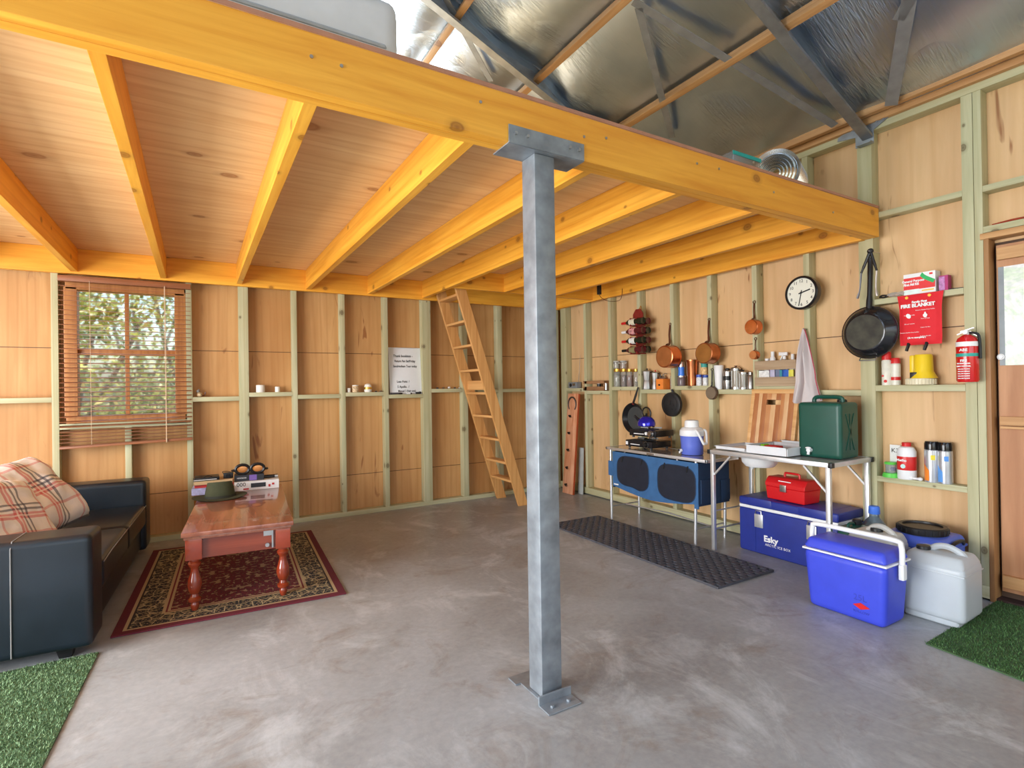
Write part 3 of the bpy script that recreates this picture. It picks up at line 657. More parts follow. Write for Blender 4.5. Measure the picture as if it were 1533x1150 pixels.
# ================================================================== SMALL THINGS ON THE NOGS OF THE WINDOW WALL
def rod(name, label, cat, P, parts, group=None, n=20, rz=0, ext=None):
    """thing standing at P made of turned parts: (part name, material, [(r, z), ...])"""
    t = thing(name, label, cat, P, rz, group)
    for pn, m, pf in parts: MB().lathe(pf, n).build(pn, m, t)
    return t
def onA(u, y=.035):
    P = on(1, y, u, 590); P.z = nogtopA(P.x); return P
P = onA(390); rod('pillar_candle', 'wide white pillar candle, larger of the two beside the second stud right of the window', 'candle', P, [('wax', WAX, [(.036, 0), (.038, .004), (.038, .066), (.034, .07), (.01, .064)]), ('wick', INK, [(.0012, .062), (.0012, .078)])])
P = onA(415.5); rod('pillar_candle', 'small white candle just right of the wide white one', 'candle', P, [('wax', WAX, [(.021, 0), (.022, .003), (.022, .05), (.018, .053), (.006, .049)]), ('wick', INK, [(.001, .048), (.001, .06)])])
P = onA(522.5); rod('tealight_jar', 'tiny cream candle left of the two patterned cups on the shelf', 'candle', P, [('wax', WAX, [(.017, 0), (.018, .042), (.014, .046)]), ('wick', INK, [(.001, .044), (.001, .052)])])
CUPA = M('tan_mottle', (.62, .45, .26), .5, var=.5, scale=60)
P = onA(532); rod('patterned_cup', 'brown mottled cup, left of the white lidded jar', 'cup', P, [('body', CUPA, [(.026, 0), (.031, .004), (.033, .055), (.030, .066)]), ('rim', WAX, [(.031, .066), (.032, .075), (.02, .075)])])
P = onA(551); t = rod('ceramic_jar', 'white ceramic jar with rounded lid and gold band on the shelf', 'jar', P, [('body', WAX, [(.032, 0), (.038, .01), (.039, .055), (.034, .066)]), ('lid', WAX, [(.035, .066), (.033, .078), (.015, .088), (.001, .09)]), ('band', GOLD, [(.0392, .03), (.0397, .034), (.0397, .05), (.0392, .054)])])
P = onA(299); t = thing('pinecone_figurine', 'small grey and brown figurine beside the window blind', 'figurine', P)
MB().ball((0, 0, .022), .022, .02, .022).build('body', CUPA, t); MB().ball((-.012, 0, .052), .014).ball((-.006, 0, .067), .006).build('head', M('grey_fur', (.3, .28, .26), .8), t); MB().tube([(.02, 0, .01), (.04, 0, .02), (.045, 0, .045)], .005, 6, smooth=4).build('tail', DKBROWN, t)
# small stones, shells and tools
def pebble(u, r, m, label, name='pebble', y=.03, cat='stone', sx=1.3):
    P = onA(u, y); t = MB().ball((0, 0, r*.7), r*sx, r, r*.72, 10).build(name, m, loc=None); t.location = P; tag(t, label, cat); return t
PB1 = M('dark_stone', (.05, .05, .055), .6); PB2 = M('pale_shell', (.75, .72, .68), .4); PB3 = M('brown_stone', (.16, .10, .06), .6)
pebble(655, .012, PB1, 'small dark stone at the left end of the shelf behind the ladder'); pebble(664, .013, PB3, 'brown stone left of the pale shell behind the ladder')
pebble(672.5, .017, PB2, 'round pale shell on the shelf behind the ladder', 'shell', cat='shell', sx=1); pebble(681, .011, PB1, 'small dark stone right of the pale shell'); pebble(688, .010, PB2, 'small pale stone nearest the ladder on the shelf')
pebble(563, .009, PB1, 'tiny dark stone right of the ceramic jar'); pebble(570, .012, PB3, 'small brown stone at the right end of the jar shelf')
# whiteboard and markers
Pb = on(1, .05, 583.5, 588); Pt = on(1, .05, 630, 521); wx = Pt.x-Pb.x; wh = Pt.z-nogtopA(-2.0)
board = thing('whiteboard', 'small white writing board with handwriting leaning between two studs', 'whiteboard', ((Pb.x+Pt.x)/2, .035, nogtopA(-2.0)))
TI = Matrix.Rotation(math.radians(-5), 4, 'X')
MB().box(-wx/2, wx/2, 0, .008, 0, wh, .001, 0, TI).build('panel', M('whiteboard_gloss', (.80, .82, .84), .25, var=.02), board)
MB().box(-wx/2-.002, -wx/2+.004, -.002, .010, 0, wh, 0, 0, TI).box(wx/2-.004, wx/2+.002, -.002, .01, 0, wh, 0, 0, TI).box(-wx/2, wx/2, -.002, .01, wh-.004, wh+.002, 0, 0, TI).box(-wx/2, wx/2, -.002, .01, 0, .004, 0, 0, TI).build('frame', ALU, board, smooth=False)
for i, (tx, zz, sz, xo) in enumerate((('Thank bookings -', .82, .032, -.02), ('Return Fan Sat/Friday', .71, .029, 0), ('Sandringham Tour today', .60, .029, 0), ('Loan Point  /', .27, .028, -.03), ('5 Apollo.  /', .16, .030, -.03), ('Manual 2 (hair one)', .07, .026, .01))):
    text(tx, sz*1.18, INK, board, TI @ frameA((xo, -.0005, zz*wh)), 'handwriting', bold=.0007, sx=.82 if i not in (1, 2) else .78)
def marker(u, ln, r, m, label, rz=0):
    P = onA(u, .0); t = thing('marker_pen', label, 'marker', (P.x, .008, P.z), rz)
    MB().cyl((-ln/2, 0, r), (ln*.2, 0, r), r).build('barrel', m, t); MB().cyl((ln*.2, 0, r), (ln/2, 0, r), r*1.1, r*.9).build('cap', BLACKP, t)
marker(594, .13, .010, M('dark_grey_pen', (.06, .06, .07), .4), 'dark marker pen lying below the left part of the whiteboard', .05)
marker(613, .06, .008, WHITEP, 'short white pen below the middle of the whiteboard', -.1)
P = onA(625, .015); t = thing('board_eraser', 'black clip-like eraser at the right foot of the whiteboard', 'eraser', (P.x, .012, P.z)); MB().box(-.02, .02, -.01, .012, 0, .022, .003).build('grip', BLACKP, t); MB().ball((.028, 0, .014), .014).build('knob', BLACKM, t)

# ================================================================== LADDER
LAD = WOOD('ladder_pine', (.58, .27, .08), (.76, .42, .15), 2, .5, blot=.3, knots=1.5, kcol=(.25, .09, .03))
ladder = thing('timber_ladder', 'wooden ladder leaning up into the opening of the loft', 'ladder', (-.93, -.33, 0))
yF, yN = -.115, -.59
def lad(mb, name, m, c):
    c = Vector(c); bmesh.ops.translate(mb.bm, vec=Vector((.93, .33, 0)), verts=mb.bm.verts); return mb.build(name, m, ladder, loc=c+Vector((.93, .33, 0)))
F0 = on(1, yN, 783, 757); F1 = on(1, yN, 691, 440)
F0.z = 0
dx_ = (F1.x-F0.x)/(F1.z)
H_L = 2.36
for y in (yF, yN):
    w2 = .058
    T = Matrix(((1, 0, dx_, 0), (0, 1, 0, 0), (0, 0, 1, 0), (0, 0, 0, 1)))
    mb = MB(); x0 = F0.x
    mb.prism([(x0-w2, .001), (x0+w2, .001), (x0+w2+dx_*H_L, H_L), (x0-w2+dx_*H_L, H_L)], .032, Matrix(((1, 0, 0, 0), (0, 0, -1, y+.016), (0, 1, 0, 0), (0, 0, 0, 1))), 0, .002)
    lad(mb, 'stringer', LAD, (F0.x, y, 0))
LADY = WOOD('ladder_pine_tread', (.60, .29, .09), (.80, .46, .18), 1, .5, blot=.2)
rz_ = [on(1, (yF+yN)/2, u, v).z for u, v in ((757, 716), (745, 690), (733, 656.5), (722, 623), (713, 589), (700, 555), (689, 519), (676, 484), (655, 445))]
for i, zt in enumerate(rz_):
    x = F0.x+dx_*zt
    lad(MB().box(x-.055, x+.055, yN+.016, yF-.016, zt-.012, zt+.012, .002), 'tread', LADY, (x, -.35, zt))
x = F0.x+dx_*1.30
z_ = on(1, -.35, 706, 577).z
x = F0.x+dx_*z_; lad(MB().box(x-.014, x+.004, yN+.016, yF-.016, z_-.05, z_+.05, .002), 'brace_board', LADY, (x, -.35, z_))

# ================================================================== MATS
def turf(name, label, poly, dens, c1, c2, seed):
    r = random.Random(seed)
    m, n, l, p = nodes(name+'_mat'); oi = n.new('ShaderNodeNewGeometry'); v = coords(n, l)
    c = ramp(n, l, oi.outputs['Random Per Island'], [(0, c1), (.6, c2), (1, tuple(min(1, q*1.9+.04) for q in c2))]); c = mix(n, l, .35, c, ramp(n, l, tex_noise(n, l, v, 9, 3), [(.3, c1), (.7, c2)]))
    l.new(c, p.inputs['Base Color']); p.inputs['Roughness'].default_value = .65
    xs = [q[0] for q in poly]; ys = [q[1] for q in poly]
    def inside(x, y):
        k = False; j = len(poly)-1
        for i in range(len(poly)):
            if (poly[i][1] > y) != (poly[j][1] > y) and x < (poly[j][0]-poly[i][0])*(y-poly[i][1])/(poly[j][1]-poly[i][1])+poly[i][0]: k = not k
            j = i
        return k
    V, F = [], []
    area_ = (max(xs)-min(xs))*(max(ys)-min(ys))
    for _ in range(int(area_*dens)):
        x, y = r.uniform(min(xs), max(xs)), r.uniform(min(ys), max(ys))
        if not inside(x, y): continue
        a_ = r.uniform(0, 2*PI); h_ = r.uniform(.006, .013); w_ = .0022; lx, ly = r.gauss(0, .004), r.gauss(0, .004); i0 = len(V)
        V += [(x-w_*math.cos(a_), y-w_*math.sin(a_), .006), (x+w_*math.cos(a_), y+w_*math.sin(a_), .006), (x+lx, y+ly, .006+h_)]; F.append((i0, i0+1, i0+2))
    me = bpy.data.meshes.new(name); me.from_pydata(V, [], F); me.materials.append(m)
    cx, cy = sum(xs)/len(xs), sum(ys)/len(ys)
    t = thing(name, label, 'mat', (cx, cy, 0))
    for q in me.vertices: q.co -= Vector((cx, cy, 0))
    o = bpy.data.objects.new('pile', me); COL.objects.link(o); o.parent = t; o['kind'] = 'stuff'
    MB().prism([(x-cx, y-cy) for x, y in poly], .006, Matrix.Translation((0, 0, .001))).build('backing', M(name+'_back', c1, .9), t, smooth=False)
a1 = on(2, 0, 148, 978); a2 = on(2, 0, 60, 1165)
turf('turf_mat', 'pale green artificial grass mat in front of the sofa', [(a1.x, a1.y), (a2.x-.02, a2.y-.25), (-5.9, a2.y-.25), (-5.9, a1.y)], 26000, (.055, .11, .045), (.16, .26, .12), 3)
b1 = on(2, 0, 1386, 965); b2 = on(2, 0, 1545, 1031)
turf('turf_mat', 'dark green artificial grass mat by the door on the right', [(b1.x, b1.y), (b2.x, b2.y-.3), (.0, b2.y-.55), (.04, -4.262)], 26000, (.018, .06, .012), (.06, .15, .035), 4)
# rubber mat with rows of holes
mx0, mx1, my0, my1 = -1.16, -.585, -3.275, -1.43
mb = bmesh.new(); NX, NY = 15, 44; sx_, sy_ = (mx1-mx0)/NX, (my1-my0)/NY
vd = {}
def vv(x, y, z):
    k = (round(x, 5), round(y, 5), z)
    if k not in vd: vd[k] = mb.verts.new((x, y, z))
    return vd[k]
TH = .015
for i in range(NX):
    for j in range(NY):
        x0 = mx0+i*sx_; y0 = my0+j*sy_; x1 = x0+sx_; y1 = y0+sy_
        odd = (i+j) % 2
        if odd:
            mb.faces.new([vv(x0, y0, TH), vv(x1, y0, TH), vv(x1, y1, TH), vv(x0, y1, TH)]); continue
        cx, cy = (x0+x1)/2, (y0+y1)/2; hx, hy = sx_*.45, sy_*.42
        o_ = [(x0, y0), (x1, y0), (x1, y1), (x0, y1)]; q_ = [(cx-hx, cy-hy), (cx+hx, cy-hy), (cx+hx, cy+hy), (cx-hx, cy+hy)]
        for k in range(4):
            k2 = (k+1) % 4
            mb.faces.new([vv(*o_[k], TH), vv(*o_[k2], TH), vv(*q_[k2], TH), vv(*q_[k], TH)])
            mb.faces.new([vv(*q_[k], TH), vv(*q_[k2], TH), vv(*q_[k2], .001), vv(*q_[k], .001)])
mb.faces.new([mb.verts.new(q) for q in ((mx0, my0, .0012), (mx1, my0, .0012), (mx1, my1, .0012), (mx0, my1, .0012))]).material_index = 1  # mat base, its near-black colour standing for the shade inside the holes
for xa, ya, xb, yb in ((mx0, my0, mx1, my0), (mx1, my0, mx1, my1), (mx1, my1, mx0, my1), (mx0, my1, mx0, my0)):
    mb.faces.new([mb.verts.new(q) for q in ((xa, ya, 0), (xb, yb, 0), (xb, yb, TH), (xa, ya, TH))])
me = bpy.data.meshes.new('rubber_mat'); bmesh.ops.translate(mb, vec=(-(mx0+mx1)/2, -(my0+my1)/2, .001), verts=mb.verts); mb.to_mesh(me); mb.free(); me.materials.append(M('black_rubber', (.07, .07, .082), .55, var=.2, scale=30)); me.materials.append(M('rubber_base_shade', (.012, .012, .013), .8))
o = bpy.data.objects.new('rubber_mat', me); COL.objects.link(o); o.location = ((mx0+mx1)/2, (my0+my1)/2, 0); tag(o, 'long black perforated rubber mat on the floor in front of the camp tables', 'mat')

# ================================================================== CAMP TABLES
TPG = M('grey_laminate', (.30, .29, .28), .12, 0, .15, 5, coat=.6)
t1 = thing('storage_camp_table', 'aluminium camp table with blue fabric cupboard hanging beneath, left of the two', 'camp table', (-.335, -2.11, 0))
a0, a1_, c0, c1_ = -.20, .20, -.582, .61; H1 = .69
def frame_top(t, x0, x1, y0, y1, z, th=.024, topm=TPG):
    MB().box(x0+.018, x1-.018, y0+.018, y1-.018, z-.012, z-.001).build('tabletop', topm, t, smooth=False)
    MB().box(x0, x1, y0, y0+.02, z-th, z+.001, .004).box(x0, x1, y1-.02, y1, z-th, z+.001, .004).box(x0, x0+.02, y0, y1, z-th, z+.001, .004).box(x1-.02, x1, y0, y1, z-th, z+.001, .004).build('edge_frame', ALU, t)
frame_top(t1, a0, a1_, c0, c1_, H1)
for x in (a0+.02, a1_-.02):
    for y in (c0+.12, c1_-.05):
        yf = y+(.0 if y > 0 else .02)
        MB().cyl((x, y, H1-.024), (x, yf, 0), .0125, n=12).build('leg', ALU, t1)
        sg = 1 if y < 0 else -1
        MB().tube([(x, y+sg*.02, H1-.2), (x, y+sg*.20, H1-.03)], .006, 6).build('brace', ALU, t1)
MB().tube([(a0+.02, c1_-.05, .12), (a1_-.02, c1_-.05, .12)], .007, 6).tube([(a0+.02, c0+.14, .12), (a1_-.02, c0+.14, .12)], .007, 6).tube([(0, c1_-.05, .12), (.0, 0, .14), (0, c0+.14, .12)], .006, 6).build('lower_brace', ALU, t1)
CLOTH = M('blue_canvas', (.035, .115, .27), .75, var=.12, scale=14); MESHM = M('dark_mesh_window', (.018, .022, .035), .35, var=.15); CLOTHD = M('navy_canvas', (.012, .035, .085), .7, var=.12)
# hanging cupboard: front face with two D shaped mesh doors, sagging lower edge
def sag(t): return .27+.06*(abs(2*t-1)**1.5)
fx = a0+.008
def outline():
    pts = [(c1_-.09, .655), (c0+.09, .655)]
    for k in range(13): t = k/12; pts.append((c0+.09+(c1_-c0-.18)*t, sag(t)))
    return pts
mb = MB(); mb.prism([(-y, z) for y, z in outline()], .003, Matrix(((0, 0, -1, fx), (-1, 0, 0, 0), (0, 1, 0, 0), (0, 0, 0, 1))))
mb.box(fx-.004, fx+.004, c1_-.10, c1_-.03, .42, .56).box(fx-.004, fx+.004, c0+.09, c0+.13, .29, .50)
mb.build('cupboard_front', CLOTH, t1, smooth=False)
for s_ in (0, 1):
    yc = (c1_-.09)-.27-s_*.515; pts = []
    for k in range(28):
        q = 2*PI*k/28; cx_, cz_ = math.cos(q), math.sin(q)
        px_ = abs(cx_)**.55*(1 if cx_ > 0 else -1)*.205; pz_ = abs(cz_)**.6*(1 if cz_ > 0 else -1)*.150
        if s_ == 0 and pz_ < 0: pz_ *= 1.0-.15*(px_ < 0)
        pts.append((-yc+px_, .466+pz_+(.012 if s_ == 0 else 0)))
    MB().prism(pts, .003, Matrix(((0, 0, -1, fx-.003), (-1, 0, 0, 0), (0, 1, 0, 0), (0, 0, 0, 1)))).build('mesh_door', MESHM, t1, smooth=False)
    MB().tube([(fx-.005, -p_[0], p_[1]) for p_ in pts]+[(fx-.005, -pts[0][0], pts[0][1])], .004, 5).build('zip_binding', CLOTHD, t1)
    for d_ in (-.13, .12): MB().tube([(fx-.007, yc+d_, .62), (fx-.012, yc+d_+.01, .57)], .006, 5).build('toggle', BLACKP, t1)
MB().box(fx, a1_-.02, c0+.088, c0+.092, .31, .655).box(fx, a1_-.02, c1_-.092, c1_-.088, .31, .655).box(a1_-.022, a1_-.018, c0+.09, c1_-.09, .31, .655).box(fx, a1_-.02, c0+.09, c1_-.09, .32, .324).build('cupboard_sides', CLOTHD, t1, smooth=False)
for k in range(3): MB().box(fx+.02+.12*k, fx+.13+.12*k, c0+.078, c0+.088, .33, .52-.01*k, .003).build('side_pocket', CLOTHD, t1)
MB().box(fx-.006, fx-.003, c1_-.17, c1_-.11, .34, .352).build('maker_tag', WHITEP, t1, smooth=False)
MB().box(a0-.004, a0, -.03, .06, H1-.02, H1-.004, .001).build('catch', STEEL, t1)

t2 = thing('camp_table', 'taller aluminium folding table carrying trays and the green water container', 'camp table', (-.275, -3.17, 0))
H2 = .775
GLT = M('white_laminate', (.52, .51, .48), .2, coat=.3)
frame_top(t2, -.255, .255, -.47, .47, H2, .03, GLT)
for x in (-.235, .235):
    for y in (-.44, .44):
        MB().box(x-.014, x+.014, y-.014, y+.014, 0, H2-.03, .003).build('leg', ALU, t2)
        sg = 1 if y < 0 else -1
        MB().bar((x, y+sg*.012, H2-.19), (x, y+sg*.16, H2-.035), .012, .012).build('brace', ALU, t2)
for y in (-.44, .44): MB().tube([(-.235, y, .16), (.235, y, .16)], .007, 6).tube([(-.235, y, .3), (.235, y, .3)], .006, 6).build('lower_brace', ALU, t2)
for x in (-.255, .255):
    for y in (-.47, .47): MB().box(x-.004 if x < 0 else x-.03, x+.03 if x < 0 else x+.004, y-.004 if y < 0 else y-.022, y+.022 if y < 0 else y+.004, H2-.031, H2+.002, .003).build('corner_cap', BLACKP, t2)
t = thing('wash_basin', 'round white basin hanging through the left end of the taller camp table', 'basin', (-.29, -2.98, H2-.115))
MB().lathe([(.02, 0), (.10, .0), (.125, .03), (.14, .105), (.150, .110), (.150, .114), (.136, .112), (.12, .034), (.09, .006), (.001, .006)], 32, cap=False).build('bowl', WHITEP, t); MB().lathe([(.136, .1155), (.162, .1155), (.162, .119), (.136, .119)], 32, cap=False).build('rim', WHITEP, t)
def tray(name, label, x0, x1, y0, y1, z, h, m, cat='tray', wall=.004, flare=.008):
    cx, cy = (x0+x1)/2, (y0+y1)/2; t = thing(name, label, cat, (cx, cy, z)); a_, b_ = (x1-x0)/2, (y1-y0)/2
    mb = MB(); mb.box(-a_+flare, a_-flare, -b_+flare, b_-flare, 0, .003)
    for s_ in (-1, 1):
        mb.bar((s_*(a_-flare/2), -b_+flare, h/2), (s_*(a_-flare/2), b_-flare, h/2), wall, h); mb.bar((-a_+flare, s_*(b_-flare/2), h/2), (a_-flare, s_*(b_-flare/2), h/2), wall, h)
    mb.build('tub', m, t, smooth=False)
    mb = MB()
    for s_ in (-1, 1): mb.box(s_*a_-.006, s_*a_+.006, -b_-.006, b_+.006, h-.004, h+.003, .0015); mb.box(-a_-.006, a_+.006, s_*b_-.006, s_*b_+.006, h-.004, h+.003, .0015)
    mb.build('lip', m, t); return t
TZ = H2+.0015
TRW = M('pale_plastic', (.72, .74, .77), .35, var=.03)
tray('shallow_tray', 'shallow white tray at the left end of the taller camp table', -.47, -.10, -2.99, -2.72, TZ+.006, .020, TRW)
tray('washing_tray', 'deep white plastic tray in the middle of the taller camp table', -.50, -.16, -3.33, -3.01, TZ+.006, .055, TRW)
tray('white_sink_tray', 'smaller white tray behind the deep one, against the green container', -.145, -.03, -3.40, -3.06, TZ, .075, TRW)
t = thing('scrub_sponge', 'red and green sponge lying in the deep white tray', 'sponge', (-.33, -3.11, TZ+.0095)); MB().box(-.04, .04, -.06, .04, 0, .045, .006).build('red_pad', M('red_sponge', (.65, .03, .03), .9), t); MB().box(-.03, .03, .045, .075, 0, .05, .004).build('scourer', M('lime_scourer', (.25, .6, .02), .9), t)

# chopping boards leaning on the wall
CB1 = WOOD('chopping_board', (.50, .20, .07), (.74, .42, .20), 2, .4, grain=.8, dens=9, blot=.6, stretch=.12)
bt = on(0, -.03, 1118, 596); bb = on(0, -.10, 1115, 662)
P0 = on(0, -.13, 1118, 668); P1 = on(0, -.13, 1172, 668)
t = thing('chopping_board', 'large framed wooden chopping board with hand slot, leaning on the wall behind the trays', 'chopping board', (-.125, -2.995, .70))
BW, BH = .40, .47
t.location = (-.10, -2.93, TZ)
Tl = Matrix.Rotation(math.radians(11), 4, 'Y')
slot = Matrix.Translation((0, 0, 0))
CB2 = WOOD('chopping_board_dark', (.34, .11, .04), (.58, .26, .10), 2, .4, grain=.8, dens=9, blot=.6, stretch=.12); CB3 = WOOD('chopping_board_pale', (.66, .36, .15), (.84, .60, .36), 2, .4, grain=.8, dens=9, blot=.3, stretch=.12)
mb = MB()
for y0, y1, mi_ in ((-.17, -.125, 1), (-.125, -.09, 2), (-.09, -.06, 0), (.06, .10, 1), (.10, .13, 2), (.13, .17, 1)): mb.box(0, .018, y0, y1, 0, BH-.03, .001, mi_, Tl)
for y0, y1, mi_ in ((-.06, -.02, 1), (-.02, .02, 2), (.02, .06, 0)): mb.box(0, .018, y0, y1, 0, BH-.125, .001, mi_, Tl).box(0, .018, y0, y1, BH-.085, BH-.03, .001, mi_, Tl)
mb.build('board', [CB1, CB2, CB3], t)
CBF = WOOD('chopping_board_edge', (.66, .36, .13), (.82, .52, .24), 1, .45, blot=.2)
MB().box(-.006, .034, -BW/2, BW/2, BH-.035, BH, .004, 0, Tl).box(-.002, .030, -BW/2, -BW/2+.03, 0, BH-.035, .003, 0, Tl).box(-.002, .030, BW/2-.03, BW/2, 0, BH-.035, .003, 0, Tl).build('frame', CBF, t)
t = thing('chopping_board', 'narrow wooden chopping board standing behind the framed one, right edge showing', 'chopping board', (-.062, -3.05, TZ)); MB().box(0, .018, -.10, .12, 0, .44, .004, 0, Matrix.Rotation(math.radians(9), 4, 'Y')).build('board', WOOD('pale_board', (.70, .42, .18), (.84, .58, .30), 2, .5), t)

# green water container with tap
GRN = M('dark_green_plastic', (.008, .075, .052), .38, var=.08)
t = thing('water_container', 'dark green square water container with tap on the taller camp table', 'water container', (-.235, -3.46, TZ))
JX_, JY_, JH = .115, .145, .375
mb = MB(); mb.box(-JX_, JX_, -JY_, JY_, 0, JH, .03, seg=4)
for s_ in (-1, 1):
    mb.bar((0, s_*(JY_+.001), .06), (0, s_*(JY_+.001), .30), .012, .006, (0, 1, 0)); mb.bar((-.05, s_*(JY_+.001), .06), (.05, s_*(JY_+.001), .30), .012, .006, (0, 1, 0)); mb.bar((.05, s_*(JY_+.001), .06), (-.05, s_*(JY_+.001), .30), .012, .006, (0, 1, 0))
mb.build('body', GRN, t)
MB().tube([(0, -.10, JH-.01), (0, -.09, JH+.03), (0, 0, JH+.036), (0, .08, JH+.03), (0, .09, JH-.01)], .014, 8, smooth=5).build('carry_handle', GRN, t)
MB().lathe([(.03, JH-.01), (.03, JH+.014), (.022, JH+.02)], 18, Matrix.Translation((.05, -.07, 0))).build('filler_cap', BLACKP, t)
MB().cyl((-JX_, .055, .05), (-JX_-.03, .055, .05), .014).cyl((-JX_-.022, .055, .055), (-JX_-.03, .055, .02), .009).ball((-JX_-.028, .055, .066), .012, .02, .008).build('tap', WHITEP, t)

# stoves, kettle, jug on the storage table
t = thing('gas_stove', 'black portable gas stove, the lower of two stacked on the storage table', 'camp stove', (-.30, -1.83, H1+.002))
def stove(t, L=.17, k=0):
    MB().box(-.125, .125, -L, L, .016, .075, .008).build('body', BLACKM, t)
    for x in (-.1, .1):
        for y in (-L+.03, L-.03): MB().cyl((x, y, 0), (x, y, .018), .012, n=8).build('foot', BLACKP, t)
    MB().cyl((-.125, -.10, .045), (-.15, -.10, .045), .024, .02, 18).build('control_knob', M('chrome_ring', (.55, .55, .57), .2, 1) if k else BLACKP, t)
    MB().lathe([(.027, -.0), (.03, .0), (.03, .004), (.027, .004)], 18, Matrix(((0, 0, -1, -.126), (1, 0, 0, -.10), (0, 1, 0, .045), (0, 0, 0, 1))), cap=False).build('knob_ring', STEEL, t)
    MB().box(-.128, -.124, -.02, .10, .035, .042).build('badge_strip', WHITEP, t, smooth=False)
    MB().lathe([(.07, .075), (.075, .08), (.03, .085), (.001, .085)], 24).build('burner', DARKSTEEL, t)
    mb = MB()
    for q in range(4): a_ = q*PI/2+.4; mb.bar((math.cos(a_)*.03, math.sin(a_)*.03, .092), (math.cos(a_)*.10, math.sin(a_)*.10, .092), .006, .012)
    mb.build('pan_support', BLACKM, t)
stove(t); MB().box(-.127, -.123, .135, .165, .03, .06).build('white_switch', WHITEP, t, smooth=False)
t = thing('gas_stove', 'black portable gas stove on top of the other, under the blue kettle', 'camp stove', (-.285, -1.86, H1+.1035), math.radians(4)); stove(t, .16, 1)
MB().cyl((-.127, -.05, .045), (-.135, -.05, .045), .016, .014, 14).build('white_dial', WHITEP, t)
t = thing('kettle', 'shiny blue kettle with black loop handle on the upper stove', 'kettle', (-.285, -1.80, H1+.204))
KB = M('blue_enamel', (.02, .02, .55), .12, .5, .05, coat=.6)
MB().lathe([(.07, 0), (.083, .006), (.084, .03), (.074, .06), (.052, .085), (.03, .095)], 32).build('body', KB, t)
MB().lathe([(.033, .094), (.02, .104), (.008, .108), (.012, .118), (.001, .124)], 20).build('lid', BLACKM, t)
MB().tube([(0, .045, .085), (0, .055, .125), (0, .035, .165), (0, 0, .178), (0, -.035, .165), (0, -.055, .125), (0, -.045, .085)], .0075, 8, smooth=5).build('handle', BLACKP, t)
MB().tube([(-.03, .06, .05), (-.05, .09, .085), (-.055, .10, .10)], [.016, .013, .011], 10, smooth=4).build('spout', BLACKM, t)
# insulated jug
P = on(2, H1, 1020, 669)
t = thing('insulated_jug', 'blue drink jug with white screw top and handle on the storage table', 'jug', (-.335, -2.38, H1+.002))
JB = M('jug_blue', (.11, .16, .60), .4, var=.05)
MB().lathe([(.086, 0), (.09, .006), (.091, .08), (.096, .15), (.098, .158)], 32).build('body', JB, t)
MB().lathe([(.099, .158), (.102, .163), (.099, .205), (.082, .225), (.062, .232)], 32).build('shoulder', WHITEP, t)
MB().lathe([(.060, .232), (.058, .275), (.052, .288), (.03, .292)], 28).build('cap', WHITEP, t)
MB().tube([(.05, -.082, .21), (.05, -.105, .19), (.02, -.135, .10)], .010, 8, smooth=4).tube([(-.05, -.082, .21), (-.05, -.105, .19), (-.02, -.135, .10)], .010, 8, smooth=4).tube([(.02, -.135, .10), (-.02, -.135, .10)], .011, 8).build('handle', WHITEP, t)
MB().cyl((-.088, .035, .035), (-.108, .042, .035), .013).cyl((-.103, .040, .035), (-.107, .042, .012), .007).build('tap', WHITEP, t); MB().cyl((-.107, .042, .038), (-.116, .045, .038), .008).build('tap_button', BLACKP, bpy.data.objects['tap.001'])

# ================================================================== UNDER AND BESIDE THE TABLES
t = thing('ice_box', 'large navy blue ice chest with white seal under the taller camp table', 'ice box', (-.15, -3.185, 0))
ICX, ICY = .165, .375
MB().box(-ICX, ICX, -ICY, ICY, .0, .33, .02, seg=3).box(-ICX-.004, -ICX+.01, -ICY+.14, -ICY+.145, .02, .33).box(-ICX-.004, -ICX+.01, ICY-.145, ICY-.14, .02, .33).build('body', NAVY, t)
MB().box(-ICX+.003, ICX-.003, -ICY+.003, ICY-.003, .33, .352, .004).build('seal', WHITEP, t)
MB().box(-ICX, ICX, -ICY, ICY, .352, .412, .018, seg=3).box(-ICX-.003, ICX, -.30, -.1, .352, .416, .012).box(-ICX-.003, ICX, .1, .30, .352, .416, .012).build('lid', NAVY, t)
for y in (.20, -.20): la = MB().box(-ICX-.012, -ICX, y-.035, y+.035, .20, .30, .004).build('latch', ALU, t); MB().tube([(-ICX-.012, y-.025, .30), (-ICX-.01, y-.022, .325), (-ICX-.01, y+.022, .325), (-ICX-.012, y+.025, .30)], .003, 5).build('latch_wire', STEEL, la)
text('Esky', .062, WTEXT, t, frameB((-ICX-.0008, .165, .125)), 'lettering', 'LEFT', .0022); text('ARCTIC ICE BOX', .025, WTEXT, t, frameB((-ICX-.0008, .155, .083)), 'lettering', 'LEFT', 0, .95, spacing=1.1)
RTB = t = thing('red_toolbox', 'red plastic toolbox with handle standing on the navy ice chest', 'toolbox', (-.17, -3.16, .4175), math.radians(-4))
RP = M('red_plastic', (.62, .012, .015), .38, var=.04)
MB().taper(0, 0, 0, .095, .17, .30, .185, .315, .01).build('tray', RP, t)
mb = MB(); mb.prism([(-.095, .095), (.095, .095), (.095, .125), (.06, .165), (-.06, .165), (-.095, .125)], .32, Matrix(((1, 0, 0, 0), (0, 0, -1, .16), (0, 1, 0, 0), (0, 0, 0, 1))), 0, .005); mb.build('lid', RP, t)
MB().tube([(0, .06, .16), (0, .058, .188), (0, .045, .196), (0, -.045, .196), (0, -.058, .188), (0, -.06, .16)], .008, 8, smooth=3).build('handle', RP, t)
MB().box(-.104, -.094, -.02, .03, .07, .12, .003).build('latch', STEEL, t); MB().box(-.082, -.078, -.045, .055, .139, .146).build('slot_label', WHITEP, t, smooth=False)

